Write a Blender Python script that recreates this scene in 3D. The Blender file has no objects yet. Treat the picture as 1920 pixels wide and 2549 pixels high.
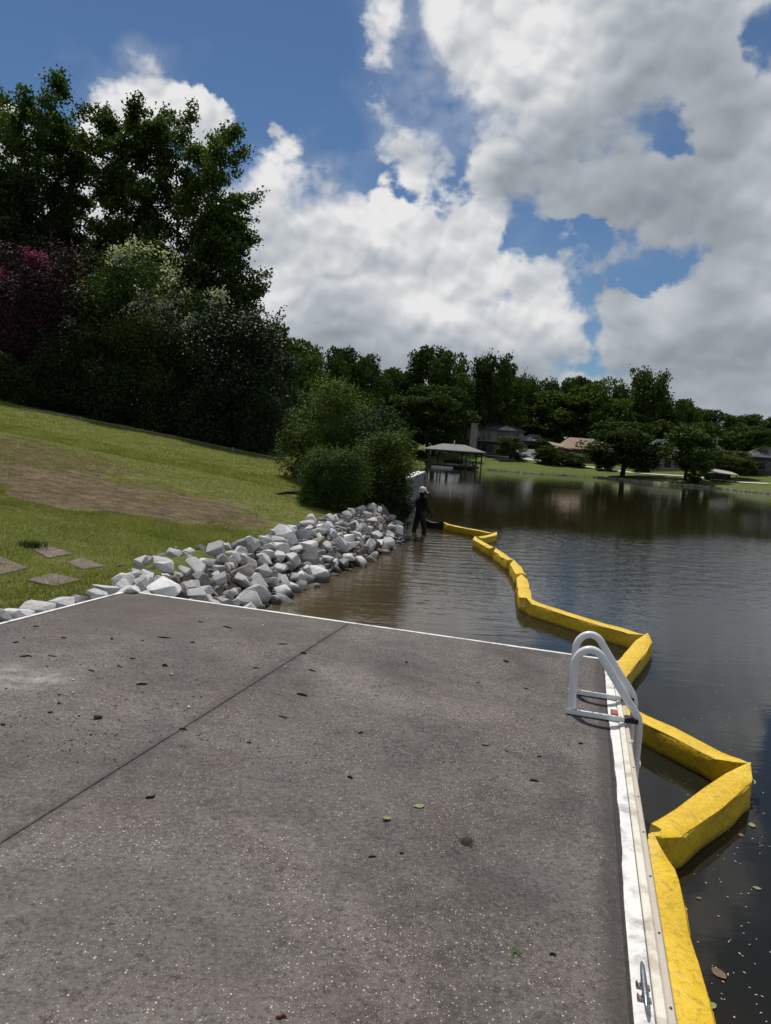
import bpy, bmesh, math, random
import numpy as np
from mathutils import Vector, Matrix, noise as mnoise
R_ = math.radians
rng = np.random.default_rng(7)
random.seed(7)
scene = bpy.context.scene
COL = scene.collection

# ------------------------------------------------------------------ camera
PW, PH, FOC = 1920.0, 2549.0, 1915.0          # photograph size and focal length in its pixels
CAM = np.array([0.0, 0.0, 2.6])               # 2.6 m above the lake
ROLL = math.atan(0.07)
PITCH = math.atan((PH/2-1113)*math.cos(ROLL)/FOC)
_r0 = np.array([1, 0, 0.]); _f = np.array([0, math.cos(PITCH), -math.sin(PITCH)]); _u0 = np.array([0, math.sin(PITCH), math.cos(PITCH)])
_r = math.cos(ROLL)*_r0+math.sin(ROLL)*_u0; _u = -math.sin(ROLL)*_r0+math.cos(ROLL)*_u0
cd = bpy.data.cameras.new('camera'); cam = bpy.data.objects.new('camera', cd); COL.objects.link(cam)
cd.sensor_fit = 'VERTICAL'; cd.sensor_height = 36.0; cd.lens = 36.0*FOC/PH
cd.clip_start = 0.05; cd.clip_end = 6000
cam.matrix_world = Matrix(((_r[0], _u[0], -_f[0], CAM[0]), (_r[1], _u[1], -_f[1], CAM[1]), (_r[2], _u[2], -_f[2], CAM[2]), (0, 0, 0, 1)))
scene.camera = cam

# ------------------------------------------------------------------ exposure
scene.render.engine = 'CYCLES'
scene.view_settings.view_transform = 'Standard'; scene.view_settings.look = 'None'
scene.view_settings.gamma = 1.0; scene.view_settings.exposure = -0.2
scene.view_settings.use_curve_mapping = False
scene.cycles.use_denoising = True; scene.cycles.use_adaptive_sampling = True; scene.cycles.adaptive_threshold = 0.02
scene.cycles.max_bounces = 6; scene.cycles.transparent_max_bounces = 4
scene.cycles.diffuse_bounces = 3; scene.cycles.glossy_bounces = 3; scene.cycles.transmission_bounces = 3
scene.render.resolution_x = 771; scene.render.resolution_y = 1024

# ------------------------------------------------------------------ node helpers
class NT:
    def __init__(s, tree):
        s.t = tree; s.n = tree.nodes; s.l = tree.links
    def new(s, typ, **kw):
        nd = s.n.new(typ)
        for k, v in kw.items(): setattr(nd, k, v)
        return nd
    def put(s, sock, v):
        if isinstance(v, bpy.types.NodeSocket): s.l.new(v, sock)
        elif v is not None: sock.default_value = v
    def m(s, op, a, b=None, c=None, clamp=False):
        nd = s.new('ShaderNodeMath', operation=op, use_clamp=clamp)
        for i, v in enumerate((a, b, c)):
            if v is not None: s.put(nd.inputs[i], v)
        return nd.outputs[0]
    def v(s, op, a, b=None, c=None, scale=None):
        nd = s.new('ShaderNodeVectorMath', operation=op)
        for i, w in enumerate((a, b, c)):
            if w is not None: s.put(nd.inputs[i], w)
        if scale is not None: s.put(nd.inputs['Scale'], scale)
        return nd.outputs['Value'] if op in ('LENGTH', 'DOT_PRODUCT', 'DISTANCE') else nd.outputs[0]
    def xyz(s, x, y, z):
        nd = s.new('ShaderNodeCombineXYZ')
        for i, w in enumerate((x, y, z)): s.put(nd.inputs[i], w)
        return nd.outputs[0]
    def sep(s, v):
        nd = s.new('ShaderNodeSeparateXYZ'); s.l.new(v, nd.inputs[0]); return nd.outputs
    def noise(s, vec, scale, detail=4, rough=0.5, dist=0.0, col=False):
        nd = s.new('ShaderNodeTexNoise'); s.put(nd.inputs['Vector'], vec)
        s.put(nd.inputs['Scale'], scale); s.put(nd.inputs['Detail'], detail); s.put(nd.inputs['Roughness'], rough); s.put(nd.inputs['Distortion'], dist)
        return nd.outputs['Color'] if col else nd.outputs['Fac']
    def vor(s, vec, scale, feature='F1', detail=0, rough=0.5, smooth=None, rnd=1.0):
        nd = s.new('ShaderNodeTexVoronoi', feature=feature); s.put(nd.inputs['Vector'], vec); s.put(nd.inputs['Scale'], scale)
        if 'Detail' in nd.inputs: s.put(nd.inputs['Detail'], detail); s.put(nd.inputs['Roughness'], rough)
        if smooth is not None: s.put(nd.inputs['Smoothness'], smooth)
        s.put(nd.inputs['Randomness'], rnd)
        return nd.outputs
    def ss(s, x, a, b, lo=0.0, hi=1.0):
        nd = s.new('ShaderNodeMapRange', interpolation_type='SMOOTHSTEP')
        s.put(nd.inputs[0], x)
        for i, w in enumerate((a, b, lo, hi)): s.put(nd.inputs[i+1], w)
        return nd.outputs[0]
    def mix(s, f, a, b, typ='MIX'):
        nd = s.new('ShaderNodeMix', data_type='RGBA', blend_type=typ)
        s.put(nd.inputs[0], f)
        for sock, w in ((nd.inputs[6], a), (nd.inputs[7], b)):
            s.put(sock, (*w, 1.0) if isinstance(w, tuple) and len(w) == 3 else w)
        return nd.outputs[2]
    def ramp(s, f, stops, interp='LINEAR'):
        nd = s.new('ShaderNodeValToRGB'); cr = nd.color_ramp; cr.interpolation = interp
        while len(cr.elements) < len(stops): cr.elements.new(0.5)
        for e, (p, c) in zip(cr.elements, stops): e.position = p; e.color = (*c, 1.0)
        s.put(nd.inputs[0], f); return nd.outputs[0]
    def bump(s, h, strength=0.5, dist=0.02, nrm=None):
        nd = s.new('ShaderNodeBump'); s.put(nd.inputs['Strength'], strength); s.put(nd.inputs['Distance'], dist); s.put(nd.inputs['Height'], h)
        if nrm is not None: s.l.new(nrm, nd.inputs['Normal'])
        return nd.outputs[0]

def ray(x, y):
    return _r*(x-PW/2)/FOC-_u*(y-PH/2)/FOC+_f

# ------------------------------------------------------------------ sky with cumulus
SUN_EL, SUN_AZ = R_(62), R_(-14)               # azimuth from +Y, positive towards +X
SKY = 0.063
def build_world():
    w = bpy.data.worlds.new('World'); scene.world = w; w.use_nodes = True
    g = NT(w.node_tree); g.n.clear()
    out = g.new('ShaderNodeOutputWorld'); bg = g.new('ShaderNodeBackground'); g.l.new(bg.outputs[0], out.inputs[0])
    bg.inputs['Strength'].default_value = SKY
    sky = g.new('ShaderNodeTexSky', sky_type='NISHITA'); sky.sun_disc = False
    sky.sun_elevation = SUN_EL; sky.sun_rotation = SUN_AZ; sky.air_density = 1.0; sky.dust_density = 0.1; sky.ozone_density = 3.0
    d = g.new('ShaderNodeTexCoord').outputs['Generated']
    d = g.v('NORMALIZE', d)
    X, Y, Z = g.sep(d)
    az = g.m('ARCTAN2', X, Y); el = g.m('ARCSINE', Z)
    warp = g.v('SCALE', g.v('SUBTRACT', g.noise(d, 11.0, 4, 0.62, 0.0, col=True), (0.5, 0.5, 0.5)), scale=0.085)
    P0 = g.xyz(az, el, 0.0)
    P = g.v('ADD', P0, warp)
    def ang(px, py):
        v = ray(px, py); v = v/np.linalg.norm(v)
        return math.atan2(v[0], v[1]), math.asin(v[2])
    def blob(px, py, rx, ry, pos=P):
        """rough distance to an ellipse, in photograph pixels, negative inside"""
        a, e = ang(px, py); m = min(rx, ry); sx, sy = FOC*m/rx, FOC*m/ry
        v = g.v('MULTIPLY_ADD', pos, (sx, sy, 0), (-a*sx, -e*sy, 0))
        return g.m('SUBTRACT', g.v('LENGTH', v), m)
    def soft(c, pos=P0):
        a, e = ang(c[0], c[1]); sx, sy = FOC/c[2], FOC/c[3]
        v = g.v('MULTIPLY_ADD', pos, (sx, sy, 0), (-a*sx, -e*sy, 0))
        return g.m('SUBTRACT', 1.0, g.v('LENGTH', v), clamp=True)
    clouds = [(685, 460, 78, 105), (620, 640, 170, 180), (800, 660, 240, 190), (950, 640, 195, 165), (1090, 690, 200, 175), (1238, 635, 70, 110),
              (1350, 750, 125, 160), (1100, 930, 760, 215), (1500, 900, 300, 190),
              (1030, 425, 92, 66), (1265, 440, 105, 92),
              (962, 80, 52, 130), (1210, 50, 185, 170), (1370, 200, 225, 150), (1510, 370, 205, 190), (1620, 110, 380, 240), (1610, 540, 235, 125),
              (1770, 620, 220, 210), (1870, 400, 160, 320), (1800, 830, 320, 250), (1655, 740, 90, 130), (1545, 810, 80, 110),
              (290, 330, 110, 85), (395, 275, 78, 68), (505, 325, 60, 85), (330, 480, 240, 150), (60, 500, 190, 160)]
    cov = None
    for c in clouds:
        b = blob(*c)
        cov = b if cov is None else g.m('SMOOTH_MIN', cov, b, 22.0)
    for h in [(1690, 335, 34, 36), (1600, 672, 58, 26), (1925, 95, 34, 40), (1475, 735, 22, 95), (1395, 590, 85, 34)]:
        cov = g.m('SMOOTH_MAX', cov, g.m('MULTIPLY', blob(*h), -1.0), 22.0)
    # away from this view the same broken cumulus goes on
    gen = g.m('MULTIPLY', g.m('SUBTRACT', 0.50, g.noise(d, 2.6, 4, 0.5)), 700.0)
    away = g.m('MAXIMUM', g.ss(g.m('ABSOLUTE', az), 0.50, 0.75), g.ss(el, 0.56, 0.75))
    cov = g.m('ADD', g.m('MULTIPLY', cov, g.m('SUBTRACT', 1.0, away)), g.m('MULTIPLY', gen, away))
    dw = g.v('ADD', d, g.v('SCALE', warp, scale=0.30))
    dw = g.v('MULTIPLY', dw, (1.0, 1.0, 1.25))
    def puff(vec, det, vd):
        vo = g.vor(vec, 15.0, 'F1', vd, 0.55)[0]
        fb = g.noise(vec, 12.0, det, 0.58)
        return g.m('ADD', g.m('MULTIPLY', g.m('SUBTRACT', 0.45, vo), 0.55), g.m('MULTIPLY', g.m('SUBTRACT', fb, 0.5), 1.1))
    p0 = puff(dw, 3, 1.0)
    p1 = g.m('ADD', p0, g.m('MULTIPLY', g.m('SUBTRACT', g.noise(dw, 70.0, 3, 0.6), 0.5), 0.42))
    off = tuple(float(q) for q in (np.array([-0.30, 0.0, 0.95])*0.014))
    p2 = puff(g.v('ADD', dw, off), 3, 1.0)
    dens = g.m('ADD', g.m('MULTIPLY', cov, -1.0), g.m('MULTIPLY_ADD', p1, 115.0, 22.0))
    wisp = g.ss(g.noise(d, 5.0, 2, 0.5), 0.4, 0.65)
    alpha = g.ss(dens, g.m('MULTIPLY_ADD', wisp, -26.0, -4.0), g.m('ADD', 16.0, g.m('MULTIPLY', wisp, 55.0)))
    alpha = g.m('MAXIMUM', alpha, g.m('MULTIPLY', g.ss(dens, -75.0, 30.0), g.m('MULTIPLY', wisp, 0.30)))
    thick = g.ss(dens, 0.0, 150.0)
    rel = g.m('MULTIPLY_ADD', g.m('SUBTRACT', p0, p2), 0.9, g.m('MULTIPLY', g.m('SUBTRACT', p1, p0), 0.22))
    # thick grey undersides and sunlit tops of the cumulus
    grey = [(1700, 480, 420, 520), (1570, 580, 330, 240), (1480, 420, 240, 180), (760, 860, 460, 110), (1300, 960, 560, 120), (1820, 930, 330, 200), (880, 745, 190, 60), (1280, 470, 130, 90), (1700, 240, 200, 170)]
    gm = None
    for c in grey:
        b = soft(c); gm = b if gm is None else g.m('ADD', gm, b)
    gm = g.m('MINIMUM', gm, 1.0)
    rel = g.m('MULTIPLY', rel, g.m('MULTIPLY_ADD', gm, -0.55, 1.0))
    bm = None
    for c in [(690, 430, 110, 100), (960, 560, 300, 90), (1270, 600, 130, 100), (1400, 720, 90, 130), (1330, 140, 190, 120), (640, 790, 170, 90), (1060, 50, 140, 130), (1060, 740, 260, 80), (330, 290, 240, 90), (1860, 480, 110, 70), (1660, 770, 90, 90)]:
        b = soft(c); bm = b if bm is None else g.m('ADD', bm, b)
    low = g.noise(dw, 7.0, 3, 0.5)
    lum = g.m('ADD', g.m('SUBTRACT', 0.82, g.m('MULTIPLY', thick, 0.10)), rel)
    lum = g.m('SUBTRACT', lum, g.m('MULTIPLY', gm, 0.38))
    lum = g.m('ADD', lum, g.m('MULTIPLY', bm, 0.30))
    lum = g.m('ADD', lum, g.m('MULTIPLY', g.m('SUBTRACT', low, 0.5), 0.48))
    col = g.ramp(lum, [(0.0, (0.20, 0.24, 0.295)), (0.3, (0.37, 0.41, 0.46)), (0.6, (0.585, 0.632, 0.69)), (0.85, (0.85, 0.87, 0.89)), (1.0, (1.05, 1.05, 1.05))])
    # grey-blue air under the clouds near the horizon
    hz = g.ss(el, 0.16, 0.02)
    col = g.mix(g.m('MULTIPLY', hz, 0.45), col, (0.42, 0.47, 0.53))
    col = g.v('SCALE', col, scale=CLOUD/SKY)
    alpha = g.m('MAXIMUM', alpha, g.m('MULTIPLY', g.ss(el, 0.12, 0.0), 0.8))
    blue = g.mix(1.0, sky.outputs[0], (*BLUE, 1.0), 'MULTIPLY')
    fin = g.mix(alpha, blue, col)
    g.put(bg.inputs['Color'], fin)
    w.cycles.sampling_method = 'NONE'
CLOUD = 0.88
BLUE = (0.80, 0.97, 1.12)
build_world()
sd = bpy.data.lights.new('sun', 'SUN'); sd.energy = 4.8; sd.angle = R_(0.53); sd.color = (1.0, 0.95, 0.88)
sun = bpy.data.objects.new('sun', sd); COL.objects.link(sun)
_s = Vector((math.sin(SUN_AZ)*math.cos(SUN_EL), math.cos(SUN_AZ)*math.cos(SUN_EL), math.sin(SUN_EL)))
sun.rotation_euler = _s.to_track_quat('Z', 'Y').to_euler(); sun.location = (-20, 60, 120)

# ------------------------------------------------------------------ object helpers
def tag(o, label=None, cat=None, group=None, kind=None):
    if label: o['label'] = label
    if cat: o['category'] = cat
    if group: o['group'] = group
    if kind: o['kind'] = kind
    return o
def empty(name, loc=(0, 0, 0), rz=0.0):
    o = bpy.data.objects.new(name, None); COL.objects.link(o); o.location = loc; o.rotation_euler = (0, 0, rz)
    o.empty_display_size = 0.2
    return o
def link_mesh(name, me, mat=None, parent=None):
    if mat is not None and not me.materials: me.materials.append(mat)
    o = bpy.data.objects.new(name, me); COL.objects.link(o)
    if parent is not None: o.parent = parent
    return o
def np_mesh(name, V, Fq):
    """V (n,3) array, Fq (m,k) array of k-gons."""
    me = bpy.data.meshes.new(name); V = np.asarray(V, np.float32); Fq = np.asarray(Fq, np.int32)
    k = Fq.shape[1]
    me.vertices.add(len(V)); me.vertices.foreach_set('co', V.ravel())
    me.loops.add(Fq.size); me.loops.foreach_set('vertex_index', Fq.ravel())
    me.polygons.add(len(Fq)); me.polygons.foreach_set('loop_start', np.arange(0, Fq.size, k, dtype=np.int32))
    me.update(calc_edges=True)
    return me
class MB:
    """collects boxes, tubes and prisms; build() links them as one mesh"""
    def __init__(s): s.v = []; s.f = []
    def add(s, verts, faces):
        o = len(s.v); s.v += [tuple(map(float, q)) for q in verts]; s.f += [tuple(o+i for i in f) for f in faces]; return s
    def box(s, c, size, rz=0.0, M=None):
        hx, hy, hz = size[0]/2, size[1]/2, size[2]/2
        q = [Vector((x, y, z)) for z in (-hz, hz) for x, y in ((-hx, -hy), (hx, -hy), (hx, hy), (-hx, hy))]
        mt = M if M is not None else Matrix.Rotation(rz, 3, 'Z')
        return s.add([mt@p+Vector(c) for p in q], [(3, 2, 1, 0), (4, 5, 6, 7), (0, 1, 5, 4), (1, 2, 6, 5), (2, 3, 7, 6), (3, 0, 4, 7)])
    def tube(s, pts, rad, n=8, cap=True):
        pts = [Vector(p) for p in pts]; m = len(pts)
        rad = [rad]*m if not hasattr(rad, '__len__') else rad
        vs = []; up = None
        for i, p in enumerate(pts):
            t = (pts[min(i+1, m-1)]-pts[max(i-1, 0)]).normalized()
            if up is None:
                up = Vector((0, 0, 1)) if abs(t.z) < 0.9 else Vector((1, 0, 0))
            a = t.cross(up)
            if a.length < 1e-4: a = t.cross(Vector((0.3, 1, 0.2)))
            a.normalize(); b = a.cross(t).normalized(); up = b
            for k in range(n):
                th = 2*math.pi*k/n
                vs.append(p+(a*math.cos(th)+b*math.sin(th))*rad[i])
        fs = [(i*n+k, i*n+(k+1) % n, (i+1)*n+(k+1) % n, (i+1)*n+k) for i in range(m-1) for k in range(n)]
        if cap: fs += [tuple(range(n)), tuple(range((m-1)*n, m*n))[::-1]]
        return s.add(vs, fs)
    def prism(s, poly, z0, z1):
        n = len(poly)
        return s.add([(*p, z0) for p in poly]+[(*p, z1) for p in poly], [tuple(range(n))[::-1], tuple(range(n, 2*n))]+[(i, (i+1) % n, n+(i+1) % n, n+i) for i in range(n)])
    def mesh(s, name, origin=(0, 0, 0), fix=True):
        me = bpy.data.meshes.new(name)
        me.from_pydata([(a-origin[0], b-origin[1], c-origin[2]) for a, b, c in s.v], [], s.f); me.update()
        if fix:
            bm = bmesh.new(); bm.from_mesh(me); bmesh.ops.recalc_face_normals(bm, faces=bm.faces); bm.to_mesh(me); bm.free()
        return me
    def build(s, name, mat, parent=None, smooth=None, bevel=0.0, world=False):
        org = tuple(parent.location) if (parent is not None and world) else (0, 0, 0)
        me = s.mesh(name, org)
        if bevel:
            bm = bmesh.new(); bm.from_mesh(me)
            bmesh.ops.bevel(bm, geom=list(bm.edges), offset=bevel, segments=1, affect='EDGES', profile=0.5)
            bm.to_mesh(me); bm.free()
        if smooth is not None:
            me.shade_smooth(); me.set_sharp_from_angle(angle=R_(smooth))
        return link_mesh(name, me, mat, parent)

def copy_tree(o, parent=None):
    c = o.copy(); COL.objects.link(c); c.parent = parent
    for ch in list(o.children): copy_tree(ch, c)
    return c

# ------------------------------------------------------------------ materials
MATS = {}
def material(name):
    m = bpy.data.materials.new(name); m.use_nodes = True
    g = NT(m.node_tree); b = g.n['Principled BSDF']; MATS[name] = m
    return m, g, b
def coord(g, kind='Object'):
    return g.new('ShaderNodeTexCoord').outputs[kind]
def wpos(g):
    return g.new('ShaderNodeNewGeometry').outputs['Position']
def plain(name, col, rough=0.6, metal=0.0, var=0.15, scale=6.0, bump=0.1, bscale=40.0, spec=0.5):
    m, g, b = material(name)
    p = wpos(g); n = g.noise(p, scale, 6, 0.6)
    dk = tuple(c*(1-var) for c in col); lt = tuple(min(1, c*(1+var)) for c in col)
    g.put(b.inputs['Base Color'], g.mix(g.ss(n, 0.3, 0.7), dk, lt))
    b.inputs['Roughness'].default_value = rough; b.inputs['Metallic'].default_value = metal
    b.inputs['Specular IOR Level'].default_value = spec
    if bump: g.put(b.inputs['Normal'], g.bump(g.noise(p, bscale, 5, 0.6), bump, 0.01))
    return m
def leafmat(name, c_dark, c_light, trans=0.25, rough=0.55, spec=0.25):
    m, g, b = material(name)
    ri = g.new('ShaderNodeNewGeometry').outputs['Random Per Island']
    big = g.noise(wpos(g), 0.9, 2, 0.5)
    f = g.m('ADD', g.m('MULTIPLY', ri, 0.65), g.m('MULTIPLY', g.ss(big, 0.35, 0.65), 0.4))
    col = g.ramp(f, [(0.0, c_dark), (0.55, tuple((a+c)/2*0.95 for a, c in zip(c_dark, c_light))), (1.0, c_light)])
    g.put(b.inputs['Base Color'], col); b.inputs['Roughness'].default_value = rough; b.inputs['Specular IOR Level'].default_value = spec
    tr = g.new('ShaderNodeBsdfTranslucent'); g.put(tr.inputs['Color'], g.mix(1.0, col, (1.25, 1.35, 0.5, 1.0), 'MULTIPLY'))
    mx = g.new('ShaderNodeMixShader'); mx.inputs[0].default_value = trans
    g.l.new(b.outputs[0], mx.inputs[1]); g.l.new(tr.outputs[0], mx.inputs[2])
    g.l.new(mx.outputs[0], g.n['Material Output'].inputs[0])
    return m
leafmat('leaf_poplar', (0.020, 0.042, 0.011), (0.085, 0.140, 0.032), 0.30, 0.65, 0.12)
leafmat('leaf_airy', (0.026, 0.050, 0.012), (0.105, 0.160, 0.036), 0.32, 0.65, 0.12)
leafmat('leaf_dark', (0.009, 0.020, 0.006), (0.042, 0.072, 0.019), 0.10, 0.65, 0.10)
leafmat('leaf_glossy', (0.008, 0.018, 0.006), (0.036, 0.062, 0.020), 0.06, 0.55, 0.14)
leafmat('leaf_bush', (0.012, 0.030, 0.006), (0.098, 0.152, 0.026), 0.10, 0.65, 0.12)
leafmat('leaf_bright', (0.020, 0.044, 0.007), (0.145, 0.205, 0.034), 0.12, 0.65, 0.12)
leafmat('leaf_purple', (0.022, 0.011, 0.017), (0.075, 0.032, 0.048), 0.18, 0.65, 0.12)
leafmat('leaf_olive', (0.032, 0.050, 0.012), (0.11, 0.130, 0.036), 0.25, 0.65, 0.12)
leafmat('leaf_far', (0.026, 0.048, 0.011), (0.095, 0.142, 0.034), 0.25, 0.75, 0.05)
leafmat('leaf_far_dark', (0.018, 0.035, 0.009), (0.066, 0.104, 0.026), 0.2, 0.75, 0.05)
leafmat('blossom_white', (0.34, 0.36, 0.30), (0.66, 0.67, 0.60), 0.3, 0.7, 0.1)
leafmat('blossom_pink', (0.14, 0.018, 0.095), (0.32, 0.055, 0.22), 0.3, 0.7, 0.1)
plain('bark', (0.055, 0.043, 0.034), 0.9, var=0.4, scale=8, bump=0.6, bscale=25)
plain('bark_pale', (0.14, 0.125, 0.11), 0.9, var=0.4, scale=8, bump=0.6, bscale=25)

def m_dock():
    m, g, b = material('dock_concrete')
    p = wpos(g)
    big = g.noise(p, 0.9, 4, 0.6, 0.4); mid = g.noise(p, 4.5, 6, 0.65); fine = g.noise(p, 130.0, 3, 0.7)
    base = g.ramp(big, [(0.30, (0.052, 0.045, 0.043)), (0.5, (0.082, 0.074, 0.071)), (0.70, (0.128, 0.120, 0.113))])
    tint = g.ramp(g.noise(p, 1.6, 3, 0.5, 0.6), [(0.3, (0.95, 0.99, 1.03)), (0.5, (1.0, 1.0, 1.0)), (0.70, (1.12, 0.98, 0.95))])
    c = g.mix(1.0, base, tint, 'MULTIPLY')
    c = g.mix(g.ss(mid, 0.35, 0.75, 0.0, 0.5), c, (0.15, 0.145, 0.14))
    c = g.mix(g.ss(mid, 0.5, 0.22, 0.0, 0.55), c, (0.05, 0.047, 0.046))
    c = g.mix(g.ss(fine, 0.35, 0.8, 0.0, 0.6), c, (0.19, 0.185, 0.18))
    c = g.mix(g.ss(fine, 0.45, 0.2, 0.0, 0.6), c, (0.03, 0.028, 0.028))
    patches = g.m('SUBTRACT', g.m('MULTIPLY', g.ss(g.noise(p, 1.7, 5, 0.65, 0.5), 0.36, 0.66), 1.5), 0.75)
    def specks(scale, thr, gate):
        v = g.vor(p, scale, 'F1')
        r = g.sep(v[1])
        jag = g.m('ADD', v[0], g.m('MULTIPLY', g.noise(p, scale*2.2, 2, 0.6), 0.28))
        on = g.m('MULTIPLY', g.m('LESS_THAN', jag, thr), g.m('GREATER_THAN', r[0], g.m('SUBTRACT', gate, g.m('MULTIPLY', patches, 0.16))))
        return on, r[1]
    s1, r1 = specks(75.0, 0.40, 0.86); s2, r2 = specks(170.0, 0.46, 0.80)
    sp = g.m('MAXIMUM', g.m('MULTIPLY', s1, g.m('ADD', 0.45, g.m('MULTIPLY', r1, 0.5))), g.m('MULTIPLY', s2, g.m('ADD', 0.25, g.m('MULTIPLY', r2, 0.45))))
    grain = g.noise(p, 42.0, 5, 0.78); g2 = g.noise(p, 14.0, 5, 0.7)
    c = g.mix(g.ss(grain, 0.52, 0.70, 0.0, 0.75), c, (0.20, 0.19, 0.18))
    c = g.mix(g.ss(grain, 0.50, 0.34, 0.0, 0.8), c, (0.026, 0.022, 0.021))
    c = g.mix(g.ss(g2, 0.55, 0.72, 0.0, 0.45), c, (0.17, 0.158, 0.145))
    c = g.mix(g.ss(g2, 0.46, 0.30, 0.0, 0.5), c, (0.040, 0.033, 0.031))
    st = g.noise(g.v('ADD', p, (5.3, 1.7, 0.0)), 2.6, 6, 0.7, 1.2)
    c = g.mix(g.ss(st, 0.56, 0.72, 0.0, 0.42), c, (0.21, 0.20, 0.185))
    c = g.mix(g.ss(st, 0.42, 0.28, 0.0, 0.5), c, (0.040, 0.034, 0.032))
    c = g.mix(sp, c, (0.60, 0.57, 0.50))
    c = g.mix(1.0, c, g.ramp(g.noise(g.v('ADD', p, (1.3, 4.1, 0.0)), 0.75, 6, 0.62, 0.9), [(0.30, (0.62, 0.58, 0.565)), (0.48, (0.92, 0.90, 0.885)), (0.60, (1.08, 1.05, 1.03)), (0.74, (1.42, 1.40, 1.37))]), 'MULTIPLY')
    sb = g.m('ABSOLUTE', g.m('ADD', g.v('DOT_PRODUCT', g.v('SUBTRACT', p, (2.096, 6.987, 0.0)), (0.9682, -0.2501, 0.0)), 2.453))
    c = g.mix(g.m('MULTIPLY', g.ss(g.m('ADD', sb, g.m('MULTIPLY', g2, 0.10)), 0.15, 0.03), 0.5), c, (0.036, 0.031, 0.029))
    # dirt gathered along the painted edge
    eb = g.v('DOT_PRODUCT', g.v('SUBTRACT', p, (2.096, 6.987, 0.0)), (0.9682, -0.2501, 0.0))
    c = g.mix(g.m('MULTIPLY', g.ss(g.m('ADD', eb, g.m('MULTIPLY', mid, 0.12)), -0.06, 0.03), 0.7), c, (0.035, 0.030, 0.027))
    c = g.mix(1.0, c, (0.93, 0.885, 0.86, 1.0), 'MULTIPLY')
    # dry whitish dust left behind on the left slab
    dust = g.v('LENGTH', g.v('MULTIPLY', g.v('SUBTRACT', p, (-2.65, 5.05, 0.88)), (1.0, 2.6, 0.0)))
    dm = g.m('MULTIPLY', g.ss(dust, 1.0, 0.1), g.ss(g.noise(p, 6, 5, 0.6), 0.3, 0.7))
    c = g.mix(g.m('MULTIPLY', dm, 0.75), c, (0.40, 0.385, 0.35))
    # brown silt film toward the far left corner
    silt = g.v('LENGTH', g.v('MULTIPLY', g.v('SUBTRACT', p, (-2.2, 7.3, 0.85)), (0.55, 0.9, 0.0)))
    c = g.mix(g.m('MULTIPLY', g.ss(silt, 1.3, 0.3), g.ss(g.noise(p, 3, 5, 0.6), 0.25, 0.7, 0.25, 0.65)), c, (0.072, 0.055, 0.050))
    g.put(b.inputs['Base Color'], c); b.inputs['Roughness'].default_value = 0.8
    b.inputs['Specular IOR Level'].default_value = 0.35
    h = g.m('ADD', g.m('MULTIPLY', fine, 0.6), g.m('MULTIPLY', g.vor(p, 150.0)[0], 0.5))
    g.put(b.inputs['Normal'], g.bump(h, 0.55, 0.006))
m_dock()
def m_white(name, c_white, c_stain, dirt=0.5, c_spot=None):
    m, g, b = material(name); p = wpos(g)
    n = g.noise(p, 7.0, 7, 0.65, 0.4); n2 = g.noise(p, 60.0, 4, 0.7)
    c = g.mix(g.ss(n, 0.46, 0.68, 0.0, dirt), c_white, c_stain)
    c = g.mix(g.ss(n2, 0.62, 0.74, 0.0, dirt*0.9), c, (0.12, 0.105, 0.09))
    if c_spot:
        c = g.mix(g.ss(g.noise(g.v('ADD', p, (3.1, 7.7, 0)), 4.2, 2, 0.5), 0.66, 0.76, 0, 0.6), c, c_spot)
    g.put(b.inputs['Base Color'], c); b.inputs['Roughness'].default_value = 0.65
    g.put(b.inputs['Normal'], g.bump(g.m('ADD', n2, n), 0.35, 0.004))
m_white('white_band', (0.70, 0.685, 0.65), (0.34, 0.32, 0.32), 0.95, (0.26, 0.14, 0.17))
m_white('rail_white', (0.66, 0.63, 0.54), (0.40, 0.34, 0.26), 0.9)
m_white('rail_beige', (0.47, 0.42, 0.35), (0.36, 0.31, 0.25), 0.4)
m_white('seawall_white', (0.62, 0.61, 0.57), (0.45, 0.44, 0.41), 0.5)
m_white('white_gloss', (0.74, 0.75, 0.76), (0.62, 0.62, 0.62), 0.25)
MATS['white_gloss'].node_tree.nodes['Principled BSDF'].inputs['Roughness'].default_value = 0.28
plain('concrete_grey', (0.23, 0.225, 0.22), 0.85, var=0.25, bump=0.3)
plain('concrete_pale', (0.50, 0.48, 0.43), 0.85, var=0.12, bump=0.1, bscale=5)
plain('black_dirt', (0.018, 0.016, 0.014), 0.8, var=0.5, scale=30, bump=0.4, bscale=120)
plain('red_paint', (0.27, 0.075, 0.06), 0.6, var=0.3, scale=25)
plain('metal_grey', (0.30, 0.30, 0.31), 0.38, 0.9, var=0.15, scale=20, bump=0.15, bscale=90)
plain('screw_steel', (0.10, 0.09, 0.085), 0.5, 0.7)
plain('paver_brown', (0.145, 0.105, 0.090), 0.9, var=0.35, scale=9, bump=0.9, bscale=14)
plain('soil', (0.085, 0.066, 0.050), 0.95, var=0.5, scale=10, bump=0.9, bscale=25)
plain('twig_dark', (0.025, 0.019, 0.014), 0.9, var=0.4, scale=40, bump=0.3)
plain('twig_red', (0.16, 0.055, 0.03), 0.8, var=0.4, scale=60)
plain('pebble_pale', (0.42, 0.40, 0.36), 0.85, var=0.25, scale=40)
plain('leaf_litter', (0.16, 0.20, 0.075), 0.7, var=0.25, scale=80, bump=0.2, bscale=150)
plain('leaf_litter_brown', (0.13, 0.085, 0.04), 0.8, var=0.3, scale=80, bump=0.2, bscale=150)
plain('moss', (0.045, 0.05, 0.02), 0.95, var=0.4, scale=60)
plain('roof_grey', (0.17, 0.165, 0.16), 0.9, var=0.12, scale=2.0, bump=0.2, bscale=8)
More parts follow.
